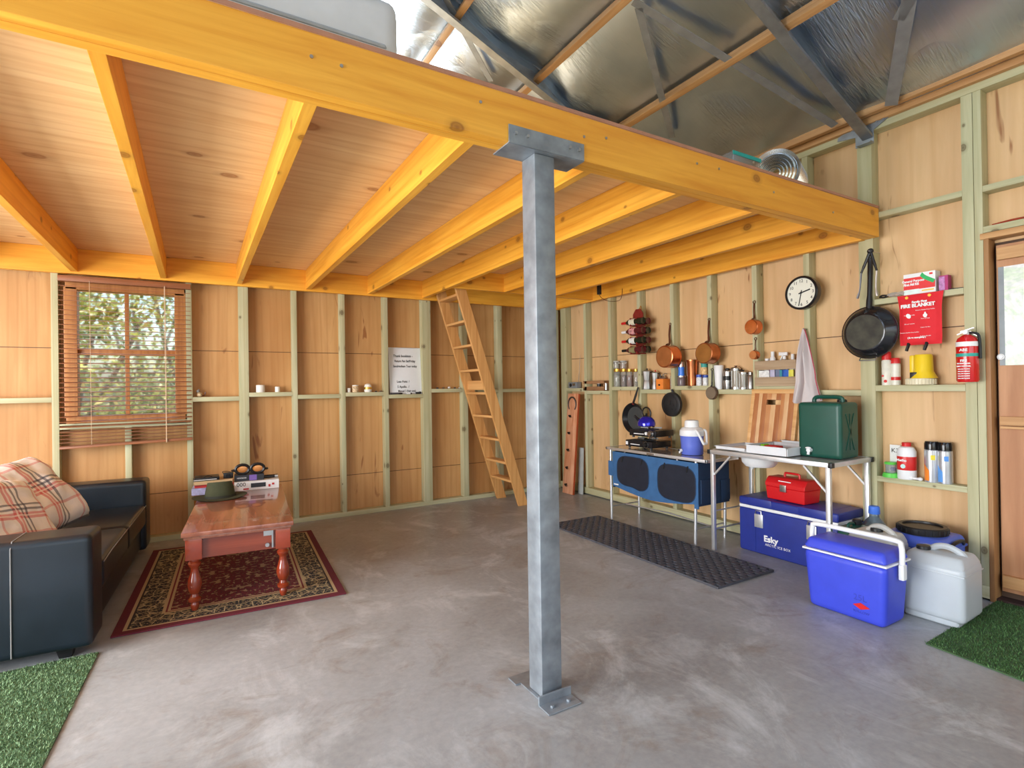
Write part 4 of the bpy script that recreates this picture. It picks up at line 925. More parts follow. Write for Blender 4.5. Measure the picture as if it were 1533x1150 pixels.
CBL2 = M('cooler_blue', (.045, .07, .62), .4, var=.05)
t = thing('cooler_box', 'bright blue picnic cooler with white swing handle, front right on the floor', 'cooler', (-.795, -3.90, 0), math.radians(0))
MB().taper(0, 0, 0, .325, .225, .395, .255, .435, .035, seg=4).build('body', CBL2, t)
MB().taper(0, 0, .325, .335, .262, .442, .262, .442, .003).build('rim', WHITEP, t)
MB().taper(0, 0, .336, .395, .258, .438, .215, .395, .022, seg=4).build('lid', CBL2, t)
hp = [(-.0, .232, .285), (0, .236, .36), (0, .232, .425), (0, .205, .448), (0, 0, .45), (0, -.205, .448), (0, -.232, .425), (0, -.236, .36), (0, -.232, .27)]
MB().tube(hp, .0135, 10, smooth=4).box(-.02, .02, -.25, -.225, .25, .33, .006).box(-.02, .02, .225, .25, .25, .33, .006).build('handle', WHITEP, t)
text('25L', .045, M('embossed_blue', (.03, .045, .42), .5), t, frameB((-.1195, -.085, .13)), 'lettering')
MB().prism([(-.04, 0), (.0, -.018), (.045, 0), (0, .018)], .003, frameB((-.1165, -.088, .088)) ).build('red_badge', RP, t, smooth=False)
text('WILLOW', .02, M('embossed_blue', (.03, .045, .42), .5), t, frameB((-.1158, -.088, .055)), 'lettering')

JER = M('frosted_plastic', (.62, .68, .72), .35, 0, .05, 4, trans=.25)
def jerry(name, label, P, rz, lx, ly, h, capP, m=JER, bv=.035):
    t = thing(name, label, 'jerry can', P, rz)
    mb = MB(); mb.box(-lx/2, lx/2, -ly/2, ly/2, .03, h*.80, bv, seg=4); mb.taper(0, 0, h*.76, h*.90, lx*.99, ly*.99, lx*.72, ly*.85, .02, seg=3)
    mb.box(-lx/2+.015, lx/2-.01, -ly/2+.03, ly/2-.004, 0, .08, .02, seg=3); mb.box(-lx/2-.002, lx/2+.002, -ly/2-.002, ly/2+.002, h*.68, h*.70, .004)
    mb.build('body', m, t)
    MB().tube([(0, ly*.18, h*.89), (0, ly*.05, h*.955), (0, -ly*.12, h*.97), (0, -ly*.30, h*.92), (0, -ly*.37, h*.86)], .017, 8, smooth=5).build('carry_handle', m, t)
    MB().lathe([(.032, h*.88), (.033, h*.93), (.03, h*.945), (.012, h*.95)], 20, Matrix.Translation(capP)).build('screw_cap', BLACKP, t)
    return t
jerry('jerry_can', 'frosted white water jerry can with black cap, front right beside the blue cooler', (-.475, -4.185, .001), math.radians(2), .27, .28, .40, (-.03, .07, 0))
jerry('jerry_can', 'frosted white jerry can standing behind the blue cooler', (-.46, -3.86, .001), math.radians(2), .24, .25, .435, (-.0, .0, 0), M('clouded_plastic', (.66, .66, .62), .35, 0, .05, 4, trans=.2))
# blue drum
BDR = M('drum_blue', (.07, .13, .60), .35, var=.05)
t = thing('blue_drum', 'square blue storage drum with wide black lid against the wall', 'drum', (-.165, -3.975, .0))
MB().box(-.155, .155, -.165, .165, 0, .37, .045, seg=4).box(-.158, .158, -.168, .168, .30, .315, .005).build('body', BDR, t)
MB().lathe([(.125, .36), (.128, .375), (.128, .405), (.12, .412), (.10, .412), (.098, .402), (.001, .402)], 32).build('lid', BLACKP, t)
mb = MB()
for k in range(24): q = k*2*PI/24; mb.cyl((.128*math.cos(q), .128*math.sin(q), .378), (.128*math.cos(q), .128*math.sin(q), .402), .004, n=5)
mb.build('lid_grip', BLACKP, t)
MB().tube([(-.10, -.165, .32), (-.05, -.18, .35), (.05, -.18, .35), (.1, -.165, .32)], .01, 6, smooth=4).build('side_handle', BLACKP, t)
t = thing('water_bottle', 'large clear water bottle with blue cap behind the blue cooler', 'bottle', (-.178, -3.715, 0))
PETB = M('blue_tint_plastic', (.45, .58, .66), .1, 0, .03, trans=.75)
MB().lathe([(.085, 0), (.09, .01), (.09, .30), (.085, .33), (.05, .385), (.028, .41), (.027, .43)], 28).build('bottle_body', PETB, t); MB().lathe([(.031, .43), (.033, .435), (.031, .475), (.025, .48)], 20).build('cap', M('sky_blue_cap', (.07, .20, .75), .4), t)
t = thing('green_jerry_can', 'low dark green plastic can with black cap behind the blue cooler', 'jerry can', (-.375, -3.683, 0), math.radians(0))
MB().box(-.09, .09, -.055, .055, 0, .375, .025, seg=3).build('body', GRN, t); MB().lathe([(.026, .37), (.027, .40), (.02, .408)], 16, Matrix.Translation((.05, 0, 0))).build('screw_cap', BLACKP, t); MB().tube([(-.06, 0, .37), (-.05, 0, .39), (.0, 0, .39), (.01, 0, .37)], .009, 6, smooth=3).build('carry_handle', GRN, t)

# door on the right
DW = WOOD('door_ply', (.42, .19, .085), (.58, .30, .15), 2, .55, dens=14, blot=.6, stretch=.08)
door = struct(MB().box(.065, .085, -5.115, -4.275, .06, 2.07, .002).build('door_1', DW, smooth=False), 'plywood ledged door at the right edge')
MB().box(.0, .10, -4.262, -4.2385, 0, 2.14, .002).build('door_frame', ORZ, wall_right)
for z0, z1 in ((.09, .16), (1.025, 1.075), (1.98, 2.05)):
    MB().box(.035, .0645, -5.11, -4.285, z0, z1, .003).build('door_ledge', ORW, door, smooth=False)
MB().box(.04, .0645, -5.11, -4.285, 1.005, 1.02, .003).build('door_ledge', ORW, door, smooth=False)
MB().box(.02, .10, -5.12, -4.262, 0, .02).build('door_sill', M('dark_sill', (.05, .025, .02), .8), door, smooth=False)
MB().box(.10, .115, -5.2, -4.2, -.1, 2.2).build('door_backing', M('weathered_board', (.10, .06, .04), .8), door, smooth=False)
def mapmat():
    m, n, l, p = nodes('topographic_map'); v = coords(n, l)
    a_ = tex_noise(n, l, v, 5, 5, .6, .6); b_ = tex_noise(n, l, v, 45, 3)
    c = ramp(n, l, a_, [(.35, (.80, .82, .80)), (.5, (.86, .86, .84)), (.56, (.62, .76, .55)), (.7, (.55, .70, .50))]); c = mix(n, l, .25, c, ramp(n, l, b_, [(.4, (.5, .55, .6)), (.6, (.95, .95, .93))]))
    l.new(c, p.inputs['Base Color']); p.inputs['Roughness'].default_value = .3; return m
mapP = thing('pinned_map', 'laminated green and white map pinned to the door', 'map', (.058, -4.60, 1.37)); MB().box(0, .002, -.30, .315, 0, .57).build('sheet', mapmat(), mapP, smooth=False)
MB().box(-.001, .0, .290, .315, 0, .57).build('dark_margin', M('map_margin', (.25, .28, .30), .4), mapP, smooth=False)
t = thing('door_catch', 'round clear plastic disc on the door edge below the map corner', 'catch', (.063, -4.292, 1.42)); MB().cyl((0, 0, 0), (-.012, 0, 0), .021, .018, 20).build('disc', M('grey_disc', (.6, .6, .6), .3), t); MB().cyl((-.012, 0, 0), (-.018, 0, 0), .008, n=12).build('screw', STEEL, t)
t = thing('frayed_cord', 'frayed red cord lying on the ledge above the door', 'cord', (.03, -4.40, 2.1805)); MB().tube([(0, .13, .006), (.01, .08, .012), (-.01, .03, .01), (.01, -.03, .013), (0, -.09, .012), (.0, -.15, .012)], .006, 6, smooth=4).build('strand', M('dull_red_cord', (.35, .05, .02), .8), t)
t = thing('plastic_bag', 'crumpled clear plastic packet tucked above the door panel', 'packet', (.005, -4.36, 2.141))
MB().grid(lambda i, j: Vector((.02*math.sin(j*3)+.008*noise.noise(Vector((i*6, j*5, 2))), -.12+.26*i, .004+.03*j*(1+.5*noise.noise(Vector((i*8, j*4, 0)))))), 20, 6).build('film', M('grey_film', (.6, .62, .62), .15, .3), t)

# ================================================================== KITCHEN WALL: THINGS ON THE NOGS
def onB(u, x=.035, v=580):
    P = on(0, x, u, v); P.z = nogtopB(P.y); return P
def PX(P, n_): return n_*dep(P)/FPX                        # n pixels at the distance of P, in metres
def turned(name, label, cat, u, vt, wpx, parts, group=None, x=.035, z=None, n=20):
    """parts: (part name, material, z0, z1, r0, r1) as fractions of height / half width, bottom to top"""
    P = onB(u, x)
    if z is not None: P.z = z
    h = on(0, x, u, vt).z-P.z; r = PX(P, wpx)/2; t = thing(name, label, cat, P, 0, group)
    for pn, m, *pf in parts: MB().lathe([(max(.0006, a_*r), b_*h) for a_, b_ in pf], n).build(pn, m, t)
    return t, P, h, r
JARG = M('jar_glass', (.75, .78, .76), .08, 0, .02, trans=.75, bmp=0)
def spice(u, vt, wp, fillc, lidm, label, z=None, x=.035, fh=.62):
    fm = M('spice_%d%d%d' % tuple(int(c*99) for c in fillc), fillc, .8, var=.4, scale=90)
    return turned('spice_jar', label, 'jar', u, vt, wp, [('glass', JARG, (.92, 0), (1, .03), (1, .78), (.85, .84)), ('spice', fm, (.85, .012), (.9, .03), (.9, fh), (.1, fh+.02)), ('lid', lidm, (.96, .84), (1, .86), (1, .99), (.9, 1))], z=z, x=x)
spice(924.5, 552.5, 10.5, (.62, .56, .42), GOLD, 'leftmost of the four gold-lidded spice jars, filled with pale grain')
spice(934.5, 552.5, 9.0, (.20, .06, .04), GOLD, 'gold-lidded spice jar with dark red bits, second from the crate')
spice(943, 552.5, 9.0, (.42, .10, .05), GOLD, 'gold-lidded spice jar with red chilli flakes, third from the crate')
spice(953, 552.5, 8.5, (.50, .40, .25), GOLD, 'gold-lidded spice jar nearest the moka pots', fh=.3)
zt = nogtopB(-1.2)+(on(0, .035, 925, 553).z-nogtopB(-1.2))+.001
spice(923.5, 540.5, 9.5, (.66, .58, .44), M('grey_lid', (.45, .45, .42), .5), 'small jar of pale grain stacked on the leftmost gold-lidded jar', z=on(0, .035, 924, 552).z+.002)
spice(934, 540, 10, (.55, .28, .14), M('grey_lid', (.45, .45, .42), .5), 'small jar of brown spice stacked on the gold-lidded jars', z=on(0, .035, 934, 552).z+.002)
# radio with antenna
P = onB(860, .03); t = thing('portable_radio', 'small grey radio with a tall antenna, far end of the kitchen shelf', 'radio', P)
MB().box(-.03, .04, -.085, .085, 0, .075, .006).build('case', M('grey_radio_case', (.28, .31, .34), .4, .3), t); MB().lathe([(.022, 0), (.022, .004), (.001, .005)], 16, frameB((-.030, .035, .038))).build('speaker', BLACKP, t); MB().box(-.033, -.03, -.06, -.0, .03, .06).build('dial', STEEL, t, smooth=False)
MB().cyl((.02, -.06, .07), (.02, -.095, .40), .0035, .002, 8).build('antenna', STEEL, t)
# crates
CRW = WOOD('crate_board', (.22, .10, .04), (.42, .22, .10), 1, .7, blot=.5, knots=3)
CRP = WOOD('grey_crate_board', (.34, .24, .15), (.58, .45, .30), 1, .75, blot=.4, knots=3)
def crate(u0, u1, h, dx, m, label, gap, x0=0.0):
    A = on(0, x0, u0, 580); B = on(0, x0, u1, 580); yc = (A.y+B.y)/2; w_ = abs(A.y-B.y)/2
    t = thing('wooden_crate', label, 'crate', (x0, yc, nogtopB(yc)))
    for xx in (0, dx-.01):
        for z0, z1 in ((0, h*gap[0]), (h*gap[1], h)): MB().box(xx, xx+.009, -w_, w_, z0+.001, z1, .0015).build('slat', m, t, smooth=False)
    for s_ in (-1, 1): MB().box(.009, dx-.01, s_*w_-(.012 if s_ > 0 else 0), s_*w_+(0 if s_ > 0 else .012), .001, h*.98, .001).build('end_board', m, t, smooth=False)
    MB().box(.009, dx-.01, -w_+.012, w_-.012, .001, .007).build('base_board', m, t, smooth=False)
    return t, yc, w_
crate(873, 904, .115, .085, CRW, 'small dark brown slatted crate at the far end of the kitchen shelf', (.42, .70))
t = thing('tin_can', 'small dark tin with a white cap inside the dark brown crate', 'tin', (.03, -.74, nogtopB(-.74)+.008)); MB().cyl((0, 0, 0), (0, 0, .07), .025).build('can_body', BLACKP, t); MB().cyl((-.0, .0, .07), (0, 0, .085), .02).build('cap', WHITEP, t)
t = thing('tin_can', 'silver tin inside the dark brown crate', 'tin', (.035, -.86, nogtopB(-.8)+.008)); MB().cyl((0, 0, 0), (0, 0, .078), .022).build('can_body', STEEL, t)
ct, cyc, cw = crate(1130, 1192, .205, .10, CRP, 'larger weathered grey slatted crate beside the hanging towel', (.36, .64), -.012)
# moka pots
MK = M('cast_aluminium', (.46, .46, .46), .38, .9, .08)
def moka(u, vt, wp, label, knob):
    t, P, h, r = turned('moka_pot', label, 'coffee pot', u, vt, wp, [('boiler', MK, (.95, 0), (1, .05), (.78, .38), (.74, .42)), ('upper_pot', MK, (.74, .43), (.76, .46), (1, .84), (1, .86)), ('lid', MK, (1, .865), (.85, .90), (.2, .94)), ('knob', knob, (.18, .94), (.2, 1.0), (.05, 1.02))], n=10)
    MB().tube([(0, -r*.9, h*.82), (0, -r*1.7, h*.8), (0, -r*1.75, h*.5)], r*.14, 6, smooth=4).build('handle', BLACKP, t)
moka(969, 552, 14.5, 'larger aluminium moka pot beside the gold-lidded jars', BLACKP)
moka(981.5, 554.5, 11, 'smaller aluminium moka pot with a red knob', RED)
P = onB(992.5); t = thing('orange_grinder', 'orange box hand grinder with chrome top on the shelf', 'grinder', P, 0)
ORG = M('orange_box', (.85, .25, .04), .5); r = PX(P, 14)/2
MB().box(-r, r, -r, r, 0, .105, .004).build('box', ORG, t); MB().lathe([(.03, .105), (.034, .115), (.02, .135), (.006, .142)], 16).tube([(0, 0, .14), (0, -.03, .16), (.0, -.055, .155)], .004, 6).build('crank', STEEL, t); MB().cyl((-r-.001, 0, .045), (-r-.010, 0, .045), .009).build('drawer_knob', BLACKP, t)
turned('test_tube', 'thin glass tube with cork left of the third shelf gap', 'tube', 1006, 558, 4.5, [('glass', JARG, (.7, 0), (1, .08), (1, .82)), ('cork', M('cork', (.5, .28, .12), .9), (.9, .82), (1, .98), (.8, 1))])
turned('pepper_mill', 'steel mill with a bright blue middle on the shelf', 'mill', 1020.5, 540, 12, [('base', M('smoked_plastic', (.16, .12, .13), .2), (.95, 0), (1, .03), (.98, .30), (.9, .34)), ('collar', STEEL, (1.02, .34), (1.02, .40)), ('body', M('bright_blue', (.04, .22, .85), .3), (.8, .40), (.72, .55), (.78, .74)), ('top', STEEL, (.8, .745), (.82, .80), (.7, .95), (.2, 1))])
turned('cocktail_shaker', 'tall copper shaker beside the blue and steel mill', 'shaker', 1036.5, 539, 16, [('cup', COPPER, (.78, 0), (.8, .02), (.95, .9), (1.06, .95), (1.06, 1.0))])
LBL = M('blue_lid', (.04, .10, .45), .4)
def lidjar(u, vt, wp, label, body=M('jar_label_white', (.72, .74, .76), .4, var=.25, scale=70), lid=LBL, **k):
    return turned('lidded_jar', label, 'jar', u, vt, wp, [('jar_body', body, (.95, 0), (1, .03), (1, .68), (.85, .76)), ('lid', lid, (.98, .76), (1, .78), (1, 1))], **k)
lidjar(1047, 561, 8.5, 'blue-lidded white jar next to the copper shaker'); lidjar(1056.5, 561.5, 8.5, 'blue-lidded white jar on the right of its twin, below the hanging copper pan')
turned('paper_tin', 'small tin with green and orange print standing on the blue-lidded jars', 'tin', 1055, 543, 10, [('can_body', M('tin_print', (.75, .45, .2), .5, var=.5, scale=50), (1, 0), (1, .6)), ('band', M('teal_print', (.05, .35, .3), .5), (1.01, .6), (1.01, 1))], z=on(0, .035, 1055, 560.5).z)
turned('white_tumbler', 'tall plain white tumbler beside the black banded flask', 'tumbler', 1076.5, 547, 14, [('cup', WHITEP, (.72, 0), (.76, .02), (1, .98), (.95, 1))])
turned('vacuum_flask', 'steel flask with a black band on the shelf', 'flask', 1089.5, 551, 12.5, [('base', STEEL, (.85, 0), (.9, .02), (.95, .42)), ('band', BLACKP, (1.02, .42), (1.02, .62)), ('shoulder', STEEL, (.93, .62), (.9, .84), (.7, .88)), ('lid', BLACKP, (.6, .88), (.55, .97), (.2, 1))])
def press(u, vt, wp, label, kb=BLACKP):
    t, P, h, r = turned('french_press', label, 'coffee press', u, vt, wp, [('beaker', M('tinted_glass', (.55, .5, .42), .1, trans=.5), (.88, .03), (.9, .05), (.9, .84)), ('frame_base', STEEL, (1, 0), (1, .10), (.92, .11)), ('rim', STEEL, (.98, .78), (1.0, .80), (1.0, .88), (.75, .93)), ('plunger_knob', kb, (.2, .93), (.22, .97), (.4, .98), (.3, 1.0))])
    mb = MB()
    for k in range(4): q = PI/4+k*PI/2; mb.bar((r*.95*math.cos(q), r*.95*math.sin(q), h*.05), (r*.95*math.cos(q), r*.95*math.sin(q), h*.85), r*.14, r*.08, (math.cos(q), math.sin(q), 0))
    mb.build('frame_straps', STEEL, t, smooth=False); MB().tube([(0, -r, h*.8), (0, -r*1.6, h*.78), (0, -r*1.6, h*.3), (0, -r, h*.25)], r*.13, 6, smooth=3).build('handle', BLACKP, t)
press(1102, 547.5, 14, 'taller steel and glass coffee press on the shelf', DKBROWN); press(1113, 554, 12.5, 'shorter steel and glass coffee press right of the taller one')
turned('steel_shaker', 'small steel flask right of the two coffee presses', 'flask', 1124, 556, 10, [('body', STEEL, (.85, 0), (1, .04), (.95, .7), (.6, .8)), ('cap', STEEL, (.65, .8), (.62, .95), (.3, 1))])
# bottles behind and in the grey crate
zc = nogtopB(cyc)+.0085
def cb(u, vt, wp, label, parts, x=.048, name='bottle', cat='bottle'): return turned(name, label, cat, u, vt, wp, parts, x=x, z=zc)
cb(1149, 537, 8, 'white pill bottle, leftmost above the grey crate', [('body', WHITEP, (.95, 0), (1, .03), (1, .8), (.7, .86)), ('cap', WHITEP, (.75, .86), (.75, 1))])
MAG = M('magenta_label', (.50, .02, .22), .5)
cb(1157.5, 526.5, 8.5, 'white bottle with a magenta label standing in the grey crate', [('body', WHITEP, (.95, 0), (1, .03), (1, .38)), ('label_band', MAG, (1.02, .38), (1.02, .72)), ('shoulder', WHITEP, (1, .72), (.95, .8), (.5, .86)), ('cap', WHITEP, (.6, .86), (.6, 1))])
t, P, h, r = cb(1175, 527, 10, 'clear spray bottle with white trigger in the grey crate', [('body', JARG, (.9, 0), (1, .04), (1, .6), (.4, .78)), ('collar', WHITEP, (.45, .78), (.45, .88))], name='spray_bottle')
MB().bar((0, -r*1.0, h*.94), (0, r*1.6, h*.95), r*.7, h*.10, bev=.002).bar((0, r*.5, h*.9), (0, r*1.3, h*.74), r*.35, r*.3).build('trigger', WHITEP, t)
cb(1187.5, 530, 9, 'white bottle with a red collar at the right end of the grey crate', [('body', WHITEP, (.95, 0), (1, .03), (1, .62)), ('collar', RED, (1.02, .62), (.8, .8)), ('cap', WHITEP, (.55, .8), (.5, 1))])
for u, w_, m, lab, zt_ in ((1143, 10, M('crumpled_white', (.75, .75, .75), .7, var=.2, scale=50), 'white crumpled packet seen through the crate gap', .12), (1157, 5, M('lilac_pack', (.5, .48, .65), .6), 'lilac packet seen through the crate gap', .125), (1163.5, 5, M('slate_pack', (.15, .18, .28), .6), 'dark slate packet seen through the crate gap', .125), (1170, 4, M('teal_pack', (.05, .28, .35), .6), 'narrow teal packet seen through the crate gap', .12), (1177, 8, M('blue_pack', (.03, .12, .5), .5), 'bright blue packet seen through the crate gap', .12), (1184, 4.5, M('yellow_pack', (.8, .75, .1), .5), 'yellow packet seen through the crate gap', .12)):
    P = on(0, .012, u, 565); P.z = zc; t = thing('packet', lab, 'packet', P); MB().box(0, .014, -PX(P, w_)*.9, PX(P, w_)*.9, 0, zt_, .003).build('pack', m, t)

# ------------------------------------------------------------------ hanging pans
def hpan(name, label, uc, vc, rpx, xb, depth, hu, hv, mbody, mbase, cat='saucepan', flare=1.0, hm=None, hw=.010, baser=None, rimr=None, knob=True, interior=False):
    """pan hung against the wall: base disc centre at pixel (uc, vc) in the plane x=xb, mouth towards the wall"""
    C = on(0, xb, uc, vc); r = PX(C, rpx); H = on(0, -.008, hu, hv)
    t = thing(name, label, cat, (xb, C.y, C.z)); hm = hm or DKBROWN; hw *= 1.5
    br = r if baser is None else r*baser; rr = r*flare
    Tr = Matrix(((0, 0, 1, 0), (0, 1, 0, 0), (-1, 0, 0, 0), (0, 0, 0, 1)))       # local z -> +X (towards wall)
    MB().lathe([(br*.001, .0), (br*.94, .0), (br, .004), (rr, depth), (rr*1.03, depth), (rr*1.03, depth+.003), (rr*.97, depth+.002), (rr*.95, depth-.004), (br*.93, .008), (.001, .008)], 40, Tr, cap=False).build('body', mbody, t)
    MB().lathe([(br*.9, -.0012), (br*.001, -.0015)], 40, Tr, cap=False).build('base_disc', mbase, t)
    L = H-Vector((xb, C.y, C.z))
    mb = MB(); top = (depth*.75, 0, r*.97)
    mb.tube([(depth*.35, L.y*.1, r*.92), (depth*.45, L.y*.25, r*1.08), (depth*.75+L.x*.1, L.y*.5, r*1.25), ((L.x)*.85, L.y*.85, r*1.25+(L.z-r*1.25)*.45), (L.x-.0, L.y, L.z-.01)], [hw*.8, hw*.8, hw*.7, hw*.55, hw*.6], 8, smooth=5)
    mb.build('handle', hm, t)
    q = [(L.x, L.y+.011*math.cos(k*PI/5), L.z+.004+.011*math.sin(k*PI/5)) for k in range(11)]
    MB().tube(q, .003, 6).build('hanging_ring', hm, t)
    MB().cyl((L.x-.01, L.y, L.z+.012), (-xb+.002, L.y, L.z+.012), .003, n=6).build('nail', STEEL, t)
    return t, r
hpan('copper_saucepan', 'copper saucepan hanging above the moka pots, its handle curving left', 994, 534, 16.6, -.135, .115, 1003, 486, COPPER, COPPERB)
hpan('copper_saucepan', 'copper saucepan hanging above the copper shaker', 1053, 529, 15.6, -.125, .105, 1061.5, 479, M('copper_dull', (.50, .19, .08), .35, 1, .2), M('copper_brassy', (.48, .24, .07), .42, .9, .12))
hpan('small_copper_saucepan', 'small bright copper saucepan on the third stud from the clock', 1124, 489.5, 11, -.075, .062, 1129, 453, COPPER, M('copper_bright', (.85, .36, .14), .22, 1, .2), hw=.007)
hpan('tiny_copper_pan', 'tiny copper measuring pan hanging above the grey crate', 1127, 531.5, 6.5, -.05, .04, 1131, 508, COPPER, COPPERB, hw=.004)
hpan('small_skillet', 'small worn brown skillet hanging below the shelf edge beside the white tumbler', 1064, 588.5, 9.7, -.035, .022, 1066, 554, M('worn_brown_iron', (.12, .075, .05), .5, .4), M('worn_brown_base', (.20, .15, .10), .6, .2), 'skillet', hw=.006, hm=IRON)
t, r = hpan('large_frying_pan', 'large black frying pan hanging by the clock with worn grey base', 1294, 497.5, 29, -.085, .062, 1303, 384, M('black_pan_enamel', (.018, .018, .022), .22, .3, .2, coat=.4), M('scuffed_pan_base', (.035, .033, .022), .55, .1, .6, 14), 'frying pan', flare=1.33, hm=BLACKP, hw=.018)
MB().tube([(.05, -.05, -r*1.30), (.03, -.05, -r*1.45), (.03, .05, -r*1.45), (.05, .05, -r*1.30)], .004, 6).build('helper_handle', STEEL, t)
# non-stick pan, inside showing
C = on(0, -.02, 952, 626); r = PX(C, 22.5); t = thing('nonstick_pan', 'black non-stick frying pan hanging above the stoves, inside showing', 'frying pan', C)
Tr = Matrix(((0, 0, -1, 0), (0, 1, 0, 0), (1, 0, 0, 0), (0, 0, 0, 1)))
MB().lathe([(.001, 0), (r*.78, 0), (r, .04), (r*1.03, .041), (r*1.02, .046), (r*.97, .044), (r*.77, .005), (.001, .005)], 40, Tr, cap=False).build('body', BLACKM, t); MB().lathe([(r*.76, .0055), (.001, .006)], 40, Tr, cap=False).build('cooking_surface', M('grey_nonstick', (.07, .08, .085), .3, .3), t)
H = on(0, -.03, 955.5, 580)-C; MB().tube([(-.035, 0, r*.95), (-.045, H.y*.6, r*1.25), (H.x, H.y, H.z)], [.011, .012, .010], 8, smooth=5).build('handle', BLACKP, t); MB().tube([(-.034, 0, r*.93), (-.042, H.y*.3, r*1.12)], .0125, 8).build('red_collar', M('dull_red', (.3, .02, .02), .4), t)
C = on(0, -.02, 1007, 605.5); r = PX(C, 18.5); t = thing('cast_iron_skillet', 'round cast iron griddle hanging behind the blue and white jug', 'skillet', C)
MB().lathe([(r*.001, .032), (r*.9, .032), (r*.97, .028), (r, 0), (r*.95, 0), (r*.9, .02)], 40, Tr, cap=False).build('body', IRON, t); MB().lathe([(r*.72, .031), (r*.72, .035), (r*.69, .035), (r*.69, .031)], 36, Tr, cap=False).build('raised_ring', IRON, t)
MB().cyl((0, -r*.1, r*.9), (-.01, -.0, r*1.22), .014, .010).build('handle', IRON, t)
MB().box(-.036, -.032, -r*.35, r*.35, -.01, 0).box(-.036, -.032, -.006, .006, 0, r*.35).box(-.036, -.032, -r*.2, r*.2, -.05, -.043).build('cast_mark', IRON, t, smooth=False)

# tongs
t = thing('tongs', 'black handled steel tongs hanging over the large frying pan handle', 'tongs', on(0, -.125, 1303, 376))
O = t.location
for uu, vv_, m_ in ((1283.5, 447, 0), (1313.5, 443, 1)):
    E_ = on(0, -.11, uu, vv_)-O; mid = E_*.45+Vector((0, .02 if m_ == 0 else -.02, 0))
    MB().tube([(0, 0, 0), mid*.6, mid], [.010, .009, .007], 8, smooth=4).build('grip', BLACKP, t); MB().tube([mid, E_*.8, E_], [.006, .005, .008], 6, smooth=4).build('arm', STEEL if m_ else DARKSTEEL, t)
MB().ball((0, 0, 0), .016, .02, .018).build('hinge', BLACKP, t); MB().cyl((-.02, 0, 0), (.125, 0, 0), .003, n=6).build('nail', STEEL, t)

# clock
C = on(0, -.012, 1203.5, 439); r = PX(C, 25)
t = thing('wall_clock', 'round black-rimmed wall clock with cream face', 'clock', C)
Tc = Matrix(((0, 0, -1, 0), (-1, 0, 0, 0), (0, 1, 0, 0), (0, 0, 0, 1)))
MB().lathe([(r*.84, -.010), (r*.98, -.012), (r, 0), (r, .038), (r*.95, .046), (r*.88, .046), (r*.86, .036)], 48, Tc, cap=False).build('rim', BLACKM, t)
MB().lathe([(.001, .034), (r*.87, .034)], 48, Tc, cap=False).build('face', M('clock_face', (.80, .80, .70), .5, var=.02), t)
for k in range(1, 13):
    q = PI/2-k*PI/6; text(str(k), .032, INK, t, frameB((-.0345, -math.cos(q)*r*.70, math.sin(q)*r*.70)), 'numeral')
def hand(ang_, L, w_, nm):
    q = PI/2-ang_; d = Vector((0, -math.cos(q), math.sin(q))); MB().bar(Vector((-.037, 0, 0))-d*.02, Vector((-.037, 0, 0))+d*L, w_, .0015, (1, 0, 0)).build(nm, INK, t, smooth=False)
hand(math.radians(76), r*.56, .009, 'hour_hand'); hand(math.radians(192), r*.78, .006, 'minute_hand'); MB().cyl((-.034, 0, 0), (-.041, 0, 0), .007).build('hub', INK, t)
# towel
C = on(0, -.02, 1206, 492); t = thing('tea_towel', 'pale grey tea towel with red edging hanging from a stud beside the grey crate', 'towel', C)
def tw(i, j):
    z = -j*.57*(1-.10*abs(i-.35)); w_ = .012+.10*min(1, j*1.6)**.8+.03*j
    y = .01+(.5-i)*2*w_*(.55 if i < .5 else .6)-.02*j; x = -.012-.028*min(1, j*3)*(math.sin(i*13)+.4*math.sin(i*23+j*3))-.02*j*(1-j)
    if j > .72: y += .035*(j-.72)/.28*(1 if i < .6 else -.8)
    return Vector((x, y, z))
TWM = M('towel_cloth', (.62, .56, .56), .9, var=.05, scale=8)
MB().grid(tw, 30, 30).build('cloth', TWM, t, angle=80); MB().tube([tw(1, j/20)+Vector((-.002, 0, 0)) for j in range(21)], .004, 6).tube([tw(.42, j/20)+Vector((-.004, 0, 0)) for j in range(3, 21)], .003, 6).build('red_edging', M('red_thread', (.42, .06, .09), .8), t); MB().cyl((.018, 0, -.005), (-.03, 0, .0), .004, n=6).build('hook', STEEL, t)
# wine rack and bottles
P0 = on(0, -.05, 957, 463); PB_ = on(0, -.05, 950, 530)
t = thing('wine_rack', 'dark red hanging wine rack with a peaked top on a stud', 'wine rack', (-.01, P0.y, PB_.z)); HH = P0.z-PB_.z
RW = M('oxblood_leather', (.22, .02, .015), .4, var=.15)
MB().prism([(-.07, HH-.13), (.07, HH-.13), (.07, HH-.05), (.03, HH), (-.03, HH), (-.07, HH-.05)], .012, frameB((-.05, 0, 0))).prism([(-.035, .0), (.035, 0), (.035, HH-.12), (-.035, HH-.12)], .006, frameB((-.02, 0, 0))).build('back_strap', RW, t, smooth=False)
MB().tube([(-.03, -.02, HH-.01), (-.02, 0, HH+.035), (-.03, .02, HH-.01)], .004, 6, smooth=4).build('hanging_loop', GOLD, t)
rows = [on(0, -.06, 945, v).z-PB_.z for v in (484, 497.5, 511.5, 525)]
BG = [M('green_black_glass', (.012, .02, .012), .12, coat=.3), M('dark_red_glass', (.09, .01, .015), .15, coat=.3)]
caps = [(RED, 'red'), (WHITEP, 'white'), (RED, 'red'), (BLACKP, 'black')]; labs = [M('cream_label', (.7, .66, .5), .6), M('pink_white_label', (.65, .3, .3), .6, var=.5, scale=30), M('white_label', (.75, .75, .72), .6), M('olive_label', (.25, .22, .1), .6)]
rown = ['top', 'second', 'third', 'bottom']
BR = .034
